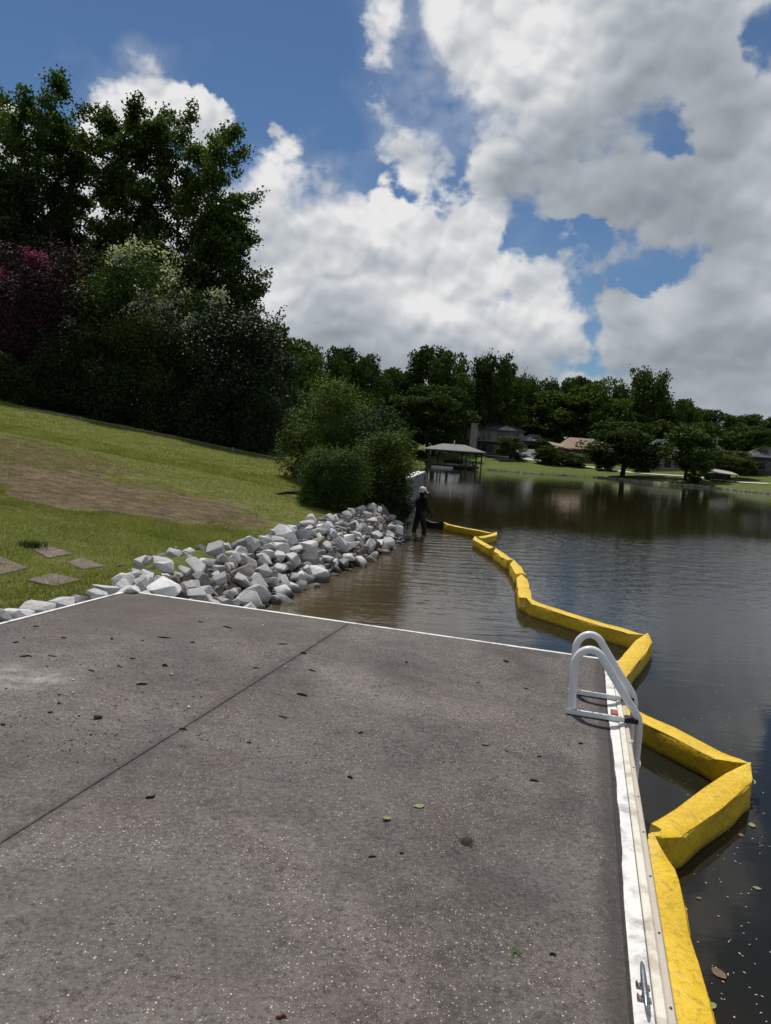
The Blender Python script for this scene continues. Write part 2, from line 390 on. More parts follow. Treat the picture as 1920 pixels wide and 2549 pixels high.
plain('roof_brown', (0.255, 0.185, 0.130), 0.9, var=0.1, scale=2.0, bump=0.2, bscale=8)
plain('roof_pale', (0.34, 0.32, 0.29), 0.9, var=0.1, scale=2.0)
plain('roof_dark', (0.055, 0.06, 0.07), 0.9, var=0.15, scale=2.0)
plain('wood_dark', (0.05, 0.04, 0.033), 0.85, var=0.3, scale=5)
plain('wood_grey', (0.27, 0.25, 0.225), 0.85, var=0.25, scale=3)
plain('siding_pale', (0.20, 0.19, 0.175), 0.8, var=0.1, scale=2)  # colour lowered to stand in for tree shade on the far houses
plain('siding_grey', (0.055, 0.055, 0.053), 0.8, var=0.15, scale=2)  # tree shade put into the wall colour, darker than the siding itself
plain('brick_dark', (0.13, 0.055, 0.04), 0.9, var=0.3, scale=6)
plain('brick_pale', (0.27, 0.20, 0.165), 0.9, var=0.3, scale=6)
plain('stone_chimney', (0.33, 0.31, 0.28), 0.9, var=0.3, scale=3)
plain('window_dark', (0.012, 0.013, 0.015), 0.1, var=0.1)
plain('car_white', (0.72, 0.72, 0.72), 0.25, var=0.03, bump=0)
plain('tyre', (0.015, 0.015, 0.015), 0.9, bump=0)
plain('cloth_black', (0.0035, 0.0035, 0.004), 0.95, var=0.3, scale=12, bump=0.5, bscale=14)
plain('wader_black', (0.003, 0.003, 0.0035), 0.7, var=0.3, scale=12, bump=0.4, bscale=14)
plain('skin_dark', (0.045, 0.025, 0.017), 0.6, var=0.1, bump=0)
plain('cap_white', (0.68, 0.67, 0.62), 0.8, var=0.08, scale=20, bump=0.2)
plain('rope_pale', (0.30, 0.29, 0.25), 0.8, bump=0)

def m_boom():
    m, g, b = material('boom_yellow'); p = wpos(g)
    n = g.noise(p, 2.2, 5, 0.6); d = g.noise(p, 26.0, 7, 0.72, 0.8); d2 = g.noise(p, 9.0, 5, 0.65)
    c = g.mix(g.ss(n, 0.3, 0.7), (0.64, 0.415, 0.010), (0.74, 0.50, 0.016))
    c = g.mix(g.m('MULTIPLY', g.ss(d, 0.46, 0.70), 0.7), c, (0.30, 0.17, 0.020))
    c = g.mix(g.m('MULTIPLY', g.ss(d2, 0.56, 0.74), 0.45), c, (0.33, 0.22, 0.05))
    c = g.mix(g.m('MULTIPLY', g.ss(g.noise(p, 60, 3, 0.6), 0.66, 0.74), 0.6), c, (0.16, 0.10, 0.03))
    z = g.sep(p)[2]
    c = g.mix(g.m('MULTIPLY', g.ss(g.m('ADD', z, g.m('MULTIPLY', d2, 0.05)), 0.075, 0.03), 0.7), c, (0.16, 0.11, 0.02))   # silt line at the water
    g.put(b.inputs['Base Color'], c); b.inputs['Roughness'].default_value = 0.5; b.inputs['Specular IOR Level'].default_value = 0.4
    g.put(b.inputs['Normal'], g.bump(g.m('ADD', g.m('MULTIPLY', g.noise(p, 5, 5, 0.6, 1.6), 1.0), g.m('MULTIPLY', d, 0.10)), 0.7, 0.035))
m_boom()
plain('boom_hem', (0.50, 0.31, 0.012), 0.6, var=0.35, scale=18)
def m_rock():
    m, g, b = material('riprap_rock')
    oi = g.new('ShaderNodeObjectInfo'); rnd = oi.outputs['Random']; p = wpos(g)
    shift = g.v('ADD', coord(g), g.v('SCALE', g.xyz(rnd, g.m('MULTIPLY', rnd, 7.3), g.m('MULTIPLY', rnd, 3.1)), scale=37.0))
    base = g.ramp(rnd, [(0.0, (0.15, 0.14, 0.13)), (0.16, (0.25, 0.24, 0.23)), (0.22, (0.42, 0.415, 0.41)), (0.45, (0.58, 0.575, 0.565)), (0.70, (0.70, 0.695, 0.68)), (0.91, (0.83, 0.825, 0.81)), (0.945, (0.40, 0.34, 0.28)), (1.0, (0.22, 0.185, 0.16))])
    n = g.noise(shift, 3.0, 7, 0.65, 0.6); f = g.noise(shift, 14.0, 5, 0.7)
    c = g.mix(g.ss(n, 0.50, 0.74, 0.0, 0.55), base, (0.30, 0.285, 0.265))
    c = g.mix(g.ss(f, 0.56, 0.74, 0.0, 0.7), c, (0.15, 0.14, 0.13))
    c = g.mix(g.ss(f, 0.46, 0.28, 0.0, 0.55), c, (0.82, 0.81, 0.79))
    z = g.m('ADD', g.sep(p)[2], g.m('MULTIPLY', g.noise(p, 5, 3, 0.5), 0.14))
    c = g.mix(g.ss(z, 0.24, 0.12, 0.0, 0.82), c, (0.055, 0.045, 0.035))          # wet and silty near the water
    g.put(b.inputs['Base Color'], c); b.inputs['Roughness'].default_value = 0.85; b.inputs['Specular IOR Level'].default_value = 0.3
    g.put(b.inputs['Normal'], g.bump(g.m('ADD', n, g.m('MULTIPLY', f, 0.7)), 0.95, 0.03))
m_rock()

# world layout of the bank, in metres
DOCK_R = np.array([2.096, 6.987]); E1 = np.array([0.2501, 0.9682]); E2 = np.array([0.9682, -0.2501])
def dock_z(x, y): return 0.9-0.0153*x-0.0108*y
def dpt(a, b, h=0.0):
    q = DOCK_R+a*E1+b*E2
    return (q[0], q[1], dock_z(*q)+h)
SHORE = [(-2.45, 8.3), (-1.9, 9.8), (-1.6, 11.87), (-1.33, 13.5), (-0.44, 16.5), (0.74, 21.85), (0.75, 23.6), (0.05, 25.0), (0.12, 26.5), (0.9, 34.0), (2.2, 46.4),
         (-5, 47.6), (-6, 80), (-4, 116), (4.5, 121), (15.9, 130), (22, 124.5), (34, 128.5), (39.7, 113), (46.4, 110.7), (50.2, 100.7), (80, 86), (140, 60), (260, 30), (300, -300), (-1.5, -300), (-1.0, -5), (-3.0, 6.5)]
def poly_sd(px, py, poly):
    """signed distance, positive outside the polygon (on land)"""
    P = np.asarray(poly, float); n = len(P)
    d = np.full(px.shape, 1e9); inside = np.zeros(px.shape, bool)
    for i in range(n):
        a = P[i]; b = P[(i+1) % n]; e = b-a
        t = np.clip(((px-a[0])*e[0]+(py-a[1])*e[1])/(e@e), 0, 1)
        d = np.minimum(d, np.hypot(px-a[0]-t*e[0], py-a[1]-t*e[1]))
        c = (a[1] > py) != (b[1] > py)
        xi = a[0]+(py-a[1])/np.where(abs(e[1]) < 1e-9, 1e-9, e[1])*e[0]
        inside ^= c & (px < xi)
    return np.where(inside, -d, d)
def vnoise(x, y, s, seed=0):
    """cheap smooth value noise"""
    x = x/s+seed*17.3; y = y/s+seed*9.1
    xi = np.floor(x); yi = np.floor(y); fx = x-xi; fy = y-yi
    fx = fx*fx*(3-2*fx); fy = fy*fy*(3-2*fy)
    def h(a, b): return np.modf(np.abs(np.sin(a*127.1+b*311.7)*43758.5453))[0]
    return (h(xi, yi)*(1-fx)+h(xi+1, yi)*fx)*(1-fy)+(h(xi, yi+1)*(1-fx)+h(xi+1, yi+1)*fx)*fy
def ground_z(x, y):
    x = np.asarray(x, float); y = np.asarray(y, float)
    sdv = poly_sd(x, y, SHORE)
    lawn = 0.70+0.131*np.maximum(-x+0.245*y-6.24, 0.0)
    lawn = np.minimum(lawn, 5.0+0.02*np.maximum(-x, 0))
    lawn = lawn+0.05*(vnoise(x, y, 2.3, 1)-0.5)*np.clip((np.hypot(x, y)-9)/4, 0, 1)+0.02*(vnoise(x, y, 0.6, 2)-0.5)
    bank = np.clip(sdv/1.35, 0, 1)
    near = np.where(sdv > 0, -0.12+(lawn+0.12)*(bank*0.75+0.25*bank**0.6), np.maximum(-1.4, -0.12+sdv*0.5))
    under_wall = (y > 24.5) & (y < 47.5) & (x > -9)
    near = np.where(under_wall & (sdv > 0.0), np.where(sdv > 0.35, lawn+0.30*np.exp(-np.maximum(sdv-0.35, 0)/1.5), -0.3), near)
    farland = 0.25+np.clip(sdv/22, 0, 1)*2.0+np.clip((sdv-22)/60, 0, 3)*2.2
    far = np.where(sdv > 0, np.minimum(farland, sdv*0.8), np.maximum(-1.4, sdv*0.5))
    w = np.clip((y-50)/16, 0, 1); w = w*w*(3-2*w)
    z = near*(1-w)+far*w
    # behind and beside the dock the ground stays under the slab
    db = (x-DOCK_R[0])*E2[0]+(y-DOCK_R[1])*E2[1]; da = (x-DOCK_R[0])*E1[0]+(y-DOCK_R[1])*E1[1]
    ind = (db > -5.0) & (da < 0.03)
    return np.where(ind & (z > 0.35), 0.35, z)
def gz(x, y): return float(ground_z(np.array([x]), np.array([y]))[0])

def m_ground():
    m, g, b = material('lawn'); p = wpos(g); y = g.sep(p)[1]; x = g.sep(p)[0]
    n1 = g.noise(p, 0.35, 4, 0.6); n2 = g.noise(p, 3.0, 6, 0.65); n3 = g.noise(p, 28.0, 4, 0.7)
    gr = g.ramp(g.m('ADD', g.m('MULTIPLY', n2, 0.6), g.m('MULTIPLY', n1, 0.4)), [(0.3, (0.088, 0.116, 0.028)), (0.5, (0.146, 0.162, 0.045)), (0.7, (0.225, 0.212, 0.076))])
    gr = g.mix(g.ss(n3, 0.5, 0.8, 0, 0.5), gr, (0.20, 0.19, 0.075))
    gr = g.mix(g.ss(n3, 0.45, 0.25, 0, 0.6), gr, (0.03, 0.045, 0.012))
    # worn, dry patch in the middle of the lawn
    def ell(cx, cy, rx, ry): return g.v('LENGTH', g.v('MULTIPLY', g.v('SUBTRACT', p, (cx, cy, 0)), (1/rx, 1/ry, 0)))
    wob = g.m('ADD', g.m('MULTIPLY', g.m('SUBTRACT', g.noise(p, 0.55, 5, 0.6), 0.5), 1.5), g.m('MULTIPLY', g.m('SUBTRACT', n2, 0.5), 1.2))
    d1 = g.m('MINIMUM', ell(-6.6, 16.2, 3.6, 3.2), g.m('MINIMUM', ell(-4.3, 16.6, 1.9, 2.3), ell(-10.5, 19.5, 4.0, 4.0)))
    worn = g.m('MULTIPLY', g.ss(g.m('ADD', d1, wob), 1.25, 0.6), g.ss(g.noise(p, 9.0, 4, 0.7), 0.28, 0.52, 0.45, 1.0))
    dirt = g.ramp(n2, [(0.3, (0.070, 0.047, 0.031)), (0.5, (0.142, 0.100, 0.063)), (0.72, (0.245, 0.185, 0.115))])
    dirt = g.mix(g.ss(g.noise(p, 13.0, 5, 0.75), 0.50, 0.32, 0, 0.9), dirt, (0.040, 0.029, 0.022))
    c = g.mix(g.m('MULTIPLY', worn, 0.96), gr, dirt)
    # bare soil on the steep lake bank
    z = g.sep(p)[2]
    bank = g.m('MULTIPLY', g.ss(g.m('ADD', z, g.m('MULTIPLY', n2, 0.25)), 0.80, 0.66), g.ss(y, 46, 44))
    c = g.mix(bank, c, (0.062, 0.048, 0.036))
    # far lawns: more even
    farc = g.ramp(g.noise(p, 0.12, 4, 0.6), [(0.3, (0.068, 0.100, 0.020)), (0.7, (0.112, 0.134, 0.032))])
    c = g.mix(g.ss(y, 55, 70), c, farc)
    g.put(b.inputs['Base Color'], c); b.inputs['Roughness'].default_value = 0.95; b.inputs['Specular IOR Level'].default_value = 0.1
    g.put(b.inputs['Normal'], g.bump(g.m('ADD', n3, g.m('MULTIPLY', n2, 0.6)), 0.9, 0.06))
m_ground()
def axis(segs):
    out = []
    for a, b, st in segs: out += list(np.arange(a, b, st))
    out.append(segs[-1][1]); return np.array(out)
gx = axis([(-2500, -400, 300), (-400, -100, 30), (-100, -30, 5), (-30, -14, 0.8), (-14, 4, 0.25), (4, 60, 2.5), (60, 140, 8), (140, 400, 26), (400, 2500, 300)])
gy = axis([(-1500, -300, 200), (-300, -20, 28), (-20, 4, 2), (4, 28, 0.25), (28, 50, 0.8), (50, 96, 4), (96, 134, 1.6), (134, 220, 6), (220, 600, 40), (600, 3000, 300)])
GX, GY = np.meshgrid(gx, gy); GZ = ground_z(GX, GY)
nx, ny = len(gx), len(gy)
idx = np.arange(nx*ny).reshape(ny, nx)
gf = np.stack([idx[:-1, :-1].ravel(), idx[:-1, 1:].ravel(), idx[1:, 1:].ravel(), idx[1:, :-1].ravel()], 1)
gme = np_mesh('ground', np.stack([GX.ravel(), GY.ravel(), GZ.ravel()], 1), gf); gme.shade_smooth()
ground = tag(link_mesh('ground', gme, MATS['lawn']), 'sloping lawn and lake banks, worn brown patch on near slope', 'ground', kind='structure')

# ------------------------------------------------------------------ water
def m_water():
    m, g, b = material('lake_water'); p = wpos(g); x, y, z = g.sep(p)
    # silt stirred up between the rocks and the boom
    n = g.noise(p, 0.35, 5, 0.6, 0.6)
    bx = g.m('SUBTRACT', x, g.m('ADD', g.m('MULTIPLY', g.m('SUBTRACT', y, 8.0), 0.045), 2.0))          # distance past the boom line
    near = g.ss(g.m('ADD', bx, g.m('MULTIPLY', g.m('SUBTRACT', n, 0.5), 2.4)), 0.6, -1.6)
    side = g.m('MULTIPLY', near, g.ss(y, 30, 22))
    core = g.m('MULTIPLY', g.ss(g.m('ADD', bx, g.m('MULTIPLY', g.m('SUBTRACT', n, 0.5), 1.6)), -1.2, -3.4), g.ss(y, 27, 22))
    c = g.mix(side, (0.0120, 0.0120, 0.0085), (0.044, 0.034, 0.020))
    c = g.mix(core, c, (0.072, 0.054, 0.029))
    mid = g.m('MULTIPLY', g.ss(y, 20, 30), g.ss(y, 75, 40))
    c = g.mix(g.m('MULTIPLY', mid, 0.8), c, (0.020, 0.0155, 0.006))
    g.put(b.inputs['Base Color'], c); b.inputs['Roughness'].default_value = 0.035; b.inputs['IOR'].default_value = 1.333
    b.inputs['Specular IOR Level'].default_value = 0.29
    r1 = g.noise(g.v('MULTIPLY', p, (0.55, 1.6, 1)), 1.7, 3, 0.5, 0.4)
    r2 = g.noise(g.v('MULTIPLY', p, (0.8, 2.2, 1)), 6.0, 2, 0.5, 0.3)
    wv = g.new('ShaderNodeTexWave', wave_type='RINGS', rings_direction='SPHERICAL'); g.put(wv.inputs['Vector'], g.v('SUBTRACT', p, (1.6, 24.0, 0)))
    wv.inputs['Scale'].default_value = 0.52; wv.inputs['Distortion'].default_value = 6.0; wv.inputs['Detail'].default_value = 2.0; wv.inputs['Detail Scale'].default_value = 0.6
    ring = g.ss(g.v('LENGTH', g.v('MULTIPLY', g.v('SUBTRACT', p, (2.5, 22.0, 0)), (0.8, 1, 0))), 12.0, 3.0)
    breeze = g.ss(g.noise(p, 0.13, 3, 0.5), 0.35, 0.7, 0.25, 1.0)
    calm = g.m('MULTIPLY', g.ss(y, 7.0, 19.0, 0.045, 0.75), g.ss(y, 20.0, 32.0, 1.0, 0.14))
    h = g.m('ADD', g.m('MULTIPLY', r1, g.m('MULTIPLY', breeze, 1.0)), g.m('MULTIPLY', r2, 0.22))
    h = g.m('ADD', h, g.m('MULTIPLY', wv.outputs['Fac'], g.m('MULTIPLY', ring, 0.13)))
    g.put(b.inputs['Normal'], g.bump(g.m('MULTIPLY', h, calm), 0.42, 0.10))
m_water()
wme = np_mesh('lake_water', [(-60, -320, 0), (420, -320, 0), (420, 150, 0), (-60, 150, 0)], [(0, 1, 2, 3)])
tag(link_mesh('lake_water', wme, MATS['lake_water']), 'calm lake water, muddy brown between rocks and boom', 'lake', kind='structure')

# ------------------------------------------------------------------ the dock
dock = empty('concrete_dock', dpt(-3, -2.4, -0.9))
tag(dock, 'dark speckled concrete dock with white edges in the foreground', 'dock')
def dbox(a0, a1, b0, b1, h0, h1, mb=None, n=1):
    """a block in the dock's own axes whose top follows the slab's slight fall"""
    mb = mb or MB()
    for i in range(n):
        p, q = a0+(a1-a0)*i/n, a0+(a1-a0)*(i+1)/n
        v = [dpt(p, b0, h0), dpt(p, b1, h0), dpt(q, b1, h0), dpt(q, b0, h0), dpt(p, b0, h1), dpt(p, b1, h1), dpt(q, b1, h1), dpt(q, b0, h1)]
        mb.add(v, [(3, 2, 1, 0), (4, 5, 6, 7), (0, 1, 5, 4), (1, 2, 6, 5), (2, 3, 7, 6), (3, 0, 4, 7)])
    return mb
for b0, b1, a1 in ((-2.450, 0.0, -0.04), (-4.945, -2.456, -0.035)):
    dbox(-11, a1, b0, b1, -0.16, 0.0).build('concrete_slab', MATS['dock_concrete'], dock, bevel=0.004, world=True)
dbox(-11, -0.045, -4.93, -0.01, -1.6, -0.162).build('foundation', MATS['concrete_grey'], dock, world=True)
def ragged(a0, a1, b0, b1, h0, h1, amp, step, seed, along='a'):
    """a strip whose inner edge is hand-painted and uneven"""
    rg = np.random.default_rng(seed); mb = MB(); n = int(abs(a1-a0)/step)
    e = np.cumsum(rg.normal(0, amp, n+1)); e -= np.linspace(e[0], e[-1], n+1); e = np.clip(e, -0.012, 0.012)
    for i in range(n):
        p, q = a0+(a1-a0)*i/n, a0+(a1-a0)*(i+1)/n
        if along == 'a': v = lambda s, t, h: dpt(s, t, h)
        else: v = lambda s, t, h: dpt(t, s, h)
        vs = [v(p, b0+e[i], h0), v(p, b1, h0), v(q, b1, h0), v(q, b0+e[i+1], h0), v(p, b0+e[i], h1), v(p, b1, h1), v(q, b1, h1), v(q, b0+e[i+1], h1)]
        mb.add(vs, [(3, 2, 1, 0), (4, 5, 6, 7), (0, 1, 5, 4), (1, 2, 6, 5), (2, 3, 7, 6), (3, 0, 4, 7)])
    return mb
ragged(-11, -0.055, 0.022, 0.074, -0.3, 0.004, 0.0016, 0.04, 3).build('painted_edge', MATS['white_band'], dock, world=True)
ragged(0.0, -4.9, -0.036, 0.012, -0.3, 0.005, 0.0015, 0.1, 4, 'b').build('painted_edge', MATS['white_band'], dock, world=True)
ragged(-11, -0.02, -4.948, -4.995, -0.3, 0.006, 0.004, 0.08, 5).build('painted_edge', MATS['white_band'], dock, world=True)
dbox(-11, -0.05, -0.002, 0.0225, -0.1, -0.0025).build('edge_joint', MATS['black_dirt'], dock, world=True)
# rub rail of two boards bolted to the lake side
dbox(-11, 0.0, 0.0785, 0.113, -0.16, 0.012).build('rub_rail', MATS['rail_white'], dock, bevel=0.004, world=True)
dbox(-11, 0.0, 0.1145, 0.143, -0.20, 0.004).build('rub_rail', MATS['rail_beige'], dock, bevel=0.005, world=True)
dbox(-11, -0.01, 0.02, 0.078, -1.6, -0.302).build('seawall_face', MATS['concrete_grey'], dock, world=True)
for k, a in enumerate(np.arange(-5.6, -2.0, 0.42)):
    c = dpt(a, 0.129, 0.0045); MB().tube([(c[0], c[1], c[2]-0.01), (c[0], c[1], c[2]+0.003)], 0.005, 8).build('screw', MATS['screw_steel'], dock, world=True)
# hairline crack across the near corner of the slab
mb = MB(); pts = []
rg = np.random.default_rng(11); A = np.array([-5.30, -2.2]); B = np.array([-5.42, -1.2])
for i in range(26):
    t = i/25; q = A+(B-A)*t+np.array([rg.normal(0, 0.009), 0]); pts.append(q)
for p, q in zip(pts[:-1], pts[1:]):
    w = 0.0006*(0.3+rg.random()) if rg.random() < 0.7 else 0.00005
    mb.add([dpt(p[0]-w, p[1], 0.0012), dpt(q[0]-w, q[1], 0.0012), dpt(q[0]+w, q[1], 0.0012), dpt(p[0]+w, p[1], 0.0012)], [(0, 1, 2, 3)])
mb.build('crack', MATS['black_dirt'], dock, world=True)

# ------------------------------------------------------------------ swim ladder
lad = empty('dock_ladder', dpt(-1.53, 0.0, 0.0))
tag(lad, 'white tubular swim ladder with two looped handrails at dock edge', 'ladder')
def rail_pts(a):
    h = dock_z(*(DOCK_R+a*E1)) - 0.822
    prof = [(-0.245, 0.822), (-0.249, 1.0), (-0.252, 1.15)]
    c = (-0.150, 1.168); r = 0.104
    for th in np.linspace(165, 32, 12): prof.append((c[0]+r*math.cos(R_(th)), c[1]+r*1.22*math.sin(R_(th))))
    prof += [(0.07, 1.045), (0.175, 0.905), (0.200, 0.865), (0.213, 0.82), (0.216, 0.74), (0.216, 0.3), (0.216, -0.5)]
    out = []
    for b, z in prof:
        q = DOCK_R+a*E1+b*E2; out.append((q[0], q[1], z+h))
    return out
for a in (-1.79, -1.27):
    MB().tube(rail_pts(a), 0.0275, 14).build('handrail', MATS['white_gloss'], lad, smooth=50, world=True)
    br = dbox(a-0.042, a+0.042, -0.285, 0.112, 0.006, 0.020).build('bracket', MATS['white_gloss'], lad, bevel=0.002, world=True)
    dbox(a-0.048, a-0.0425, -0.285, 0.112, 0.0065, 0.040).build('bracket_lip', MATS['white_gloss'], br).location = [-v for v in lad.location]
    c = dpt(a, -0.245, 0.0)
    MB().tube([(c[0], c[1], c[2]+0.016), (c[0], c[1], c[2]+0.024), (c[0], c[1], c[2]+0.036)], [0.041, 0.038, 0.027], 16).build('base_flange', MATS['black_dirt'] if a < -1.5 else MATS['white_gloss'], lad, smooth=40, world=True)
    dbox(a-0.045, a+0.045, 0.113, 0.205, 0.006, 0.036).build('clamp', MATS['black_dirt'], lad, bevel=0.004, world=True)
    for bb in (-0.06, 0.0, 0.055):
        dbox(a-0.030+0.012*rg.normal(), a+0.020, bb, bb+0.026, 0.0205, 0.0235).build('rust_patch', MATS['black_dirt'], lad, world=True)
for a in (-1.79, -1.27):
    for bb in (-0.19, -0.10, 0.09):
        c = dpt(a+0.012, bb, 0.019); MB().tube([c, (c[0], c[1], c[2]+0.007)], 0.0085, 6).build('bolt', MATS['screw_steel'], lad, world=True)
    dbox(a-0.036, a+0.03, -0.284, -0.205, 0.0203, 0.0228).build('rust_patch', MATS['black_dirt'], lad, world=True)
for z in (0.52, 0.22, -0.08):
    p = DOCK_R+(-1.79)*E1+0.216*E2; q = DOCK_R+(-1.27)*E1+0.216*E2
    MB().box(((p[0]+q[0])/2, (p[1]+q[1])/2, z), (0.075, 0.52, 0.03), rz=math.atan2(E1[1], E1[0])-math.pi/2).build('step', MATS['white_gloss'], lad, bevel=0.006, world=True)
blk = empty('edge_block', dpt(-1.66, 0.05, 0.004))
tag(blk, 'small red and white painted block between the ladder brackets', 'block')
dbox(-1.742, -1.64, 0.026, 0.073, 0.0045, 0.030).build('red_face', MATS['red_paint'], blk, bevel=0.004, world=True)
dbox(-1.6395, -1.605, 0.026, 0.073, 0.0045, 0.029).build('white_end', MATS['white_band'], blk, bevel=0.004, world=True)

# ------------------------------------------------------------------ cleat
cl = empty('dock_cleat', dpt(-4.72, 0.045, 0.004))
tag(cl, 'grey metal cleat with two horns on the white dock edge', 'cleat')
prof = [(-0.115, 0.040, 0.004), (-0.09, 0.044, 0.0075), (-0.04, 0.042, 0.010), (0.0, 0.041, 0.0105), (0.04, 0.042, 0.010), (0.09, 0.044, 0.0075), (0.115, 0.040, 0.004)]
MB().tube([dpt(-4.72+a, 0.046, h) for a, h, r in prof], [r for *_, r in prof], 10).build('horn_bar', MATS['metal_grey'], cl, smooth=50, world=True)
for a in (-0.032, 0.032):
    c = dpt(-4.72+a, 0.046, 0.0)
    MB().tube([(c[0], c[1], c[2]+0.008), (c[0], c[1], c[2]+0.02), (c[0], c[1], c[2]+0.040)], [0.012, 0.008, 0.009], 10).build('stem', MATS['metal_grey'], cl, smooth=50, world=True)
    dbox(-4.72+a-0.013, -4.72+a+0.013, 0.024, 0.070, 0.0045, 0.012).build('foot_plate', MATS['metal_grey'], cl, bevel=0.003, world=True)
    dbox(-4.72+a-0.010, -4.72+a+0.012, 0.024, 0.030, 0.0115, 0.016).build('rust_patch', MATS['twig_red'] if a < 0 else MATS['black_dirt'], cl, world=True)

# ------------------------------------------------------------------ floating boom
BOOM = [(1.36, 25.9, .05), (1.95, 25.5, .10), (3.42, 23.35, .105), (2.58, 21.7, .11), (2.85, 19.35, .11), (2.98, 17.35, .11), (2.83, 15.35, .115), (2.46, 12.75, .115),
        (3.78, 10.60, .115), (2.34, 7.80, .115), (3.10, 6.06, .110), (1.83, 4.72, .110), (1.38, 2.75, .112), (1.0, 0.8, .112)]
boom = empty('floating_boom', (2.6, 12.0, 0.0))
tag(boom, 'yellow containment boom zigzagging across the water past the dock', 'boom')
def boom_section(p, q, w, seed):
    rg = np.random.default_rng(seed)
    p = np.array(p); q = np.array(q); L = np.linalg.norm(q-p); t = (q-p)/L; n = np.array([-t[1], t[0]])
    prof = [(-0.96, -0.10), (-1.02, 0.02), (-1.03, 0.10), (-1.0, 0.190), (-0.955, 0.206), (-0.40, 0.214), (0.10, 0.217), (0.62, 0.211), (0.955, 0.200), (1.0, 0.184), (1.03, 0.09), (1.02, 0.02), (0.96, -0.10)]
    ends = 0.27
    s = [0.0, 0.05, 0.12, 0.20, ends, 0.31]+list(np.linspace(0.38, L-0.38, max(3, int((L-0.76)/0.2))))+[L-0.31, L-ends, L-0.20, L-0.12, L-0.05, L]
    V = []; ph = rg.uniform(0, 6.28, 6); lean = rg.uniform(-0.05, 0.05)
    tipa, tipb = rg.uniform(0.02, 0.06, 2)
    for si in s:
        e = min(si, L-si)/ends
        pin = 1.0 if e >= 1 else 0.07+0.93*e
        tip = (tipa if si < L/2 else tipb)*max(0, 1-e)
        sag = 1.0-0.05*math.sin(math.pi*si/L)+0.02*math.sin(si*5+ph[0])
        for k, (u, z) in enumerate(prof):
            wr = 0.003*math.sin(si*17+k*1.7+ph[1])+0.004*math.sin(si*7-k*1.3+ph[2])+rg.normal(0, 0.0016)
            off = u*w*pin*(1+0.05*math.sin(si*6+ph[3]))+wr*min(1, e+0.3)+lean*z
            zz = z*sag+tip*(1 if z > 0.15 else 0.3 if z > 0.08 else 0)+wr*0.55+(0.012*abs(u)*(1-pin))
            c = p+t*si+n*off
            V.append((c[0], c[1], zz))
    m = len(prof); F = []
    for i in range(len(s)-1):
        for k in range(m-1): F.append((i*m+k, i*m+k+1, (i+1)*m+k+1, (i+1)*m+k))
    F += [tuple(range(m))[::-1], tuple(range((len(s)-1)*m, len(s)*m))]
    seam = MB()
    for k in (3, 9):
        idx = list(range(4, len(s)-4)); sv = []
        for i in idx:
            a = Vector(V[i*m+k]); b = Vector(V[i*m+k+(1 if k == 3 else -1)]); o_ = (a-Vector((p[0]+t[0]*s[i], p[1]+t[1]*s[i], a.z))).normalized()
            sv += [a+o_*0.003+Vector((0, 0, -0.012)), b+Vector((0, 0, 0.004))]
        seam.add(sv, [(2*j, 2*j+1, 2*j+3, 2*j+2) for j in range(len(idx)-1)])
    return MB().add(V, F), seam
for i in range(len(BOOM)-1):
    p, q = BOOM[i], BOOM[i+1]
    dark = i == 0
    sec_mb, seam_mb = boom_section(p[:2], q[:2], (p[2]+q[2])/2, 100+i)
    sec = sec_mb.build('boom_section', MATS['wader_black' if dark else 'boom_yellow'], boom, smooth=28, world=True)
    if not dark:
        sm_ = seam_mb.build('hem', MATS['boom_hem'], sec); sm_.location = [-v for v in boom.location]
    if dark: sec['label'] = 'dark bare end of the boom beside the wading person'
    if 0 < i < 12:                                    # knotted tie that laces two sections together
        c = Vector((q[0], q[1], 0.2)); rgk = np.random.default_rng(300+i)
        pts = [c+Vector((0.045*math.cos(th), 0.045*math.sin(th), -0.11+0.02*th/6.28)) for th in np.linspace(0, 8.5, 18)]
        pts += [pts[-1]+Vector((rgk.uniform(-.06, .06), rgk.uniform(-.06, .06), -0.02)), pts[-1]+Vector((rgk.uniform(-.1, .1), rgk.uniform(-.1, .1), -0.05))]
        MB().tube(pts, 0.006, 6).build('tie_rope', MATS['rope_pale'], boom, world=True)

# ------------------------------------------------------------------ rocks
def rock_proto(seed, pts=18, flat=0.75):
    rg = np.random.default_rng(seed)
    bm = bmesh.new()
    P = rg.normal(size=(pts, 3)); P /= np.linalg.norm(P, axis=1)[:, None]
    P = np.sign(P)*np.abs(P)**0.75
    P *= rg.uniform(0.78, 1.08, (pts, 1)); P *= np.array([1.0, rg.uniform(0.7, 0.95), rg.uniform(flat-0.15, flat+0.1)])
    vs = [bm.verts.new(p) for p in P]
    r = bmesh.ops.convex_hull(bm, input=vs)
    bmesh.ops.delete(bm, geom=[v for v in bm.verts if not v.link_faces], context='VERTS')
    bmesh.ops.dissolve_limit(bm, angle_limit=R_(14), verts=bm.verts, edges=bm.edges)
    bmesh.ops.bevel(bm, geom=list(bm.edges), offset=0.06, segments=1, affect='EDGES', profile=0.6, clamp_overlap=True)
    bmesh.ops.triangulate(bm, faces=bm.faces)
    for v in bm.verts:
        v.co += v.co.normalized()*(0.07*mnoise.noise(v.co*2.3+Vector((seed, 0, 0)))+0.03*mnoise.noise(v.co*6.3+Vector((0, seed, 0))))
    bmesh.ops.recalc_face_normals(bm, faces=bm.faces)
    me = bpy.data.meshes.new('rock'); bm.to_mesh(me); bm.free()
    me.materials.append(MATS['riprap_rock']); me.shade_smooth(); me.set_sharp_from_angle(angle=R_(24))
    return me
ROCKS = [rock_proto(500+i, 13+i % 9, 0.66+0.05*(i % 6)) for i in range(36)]
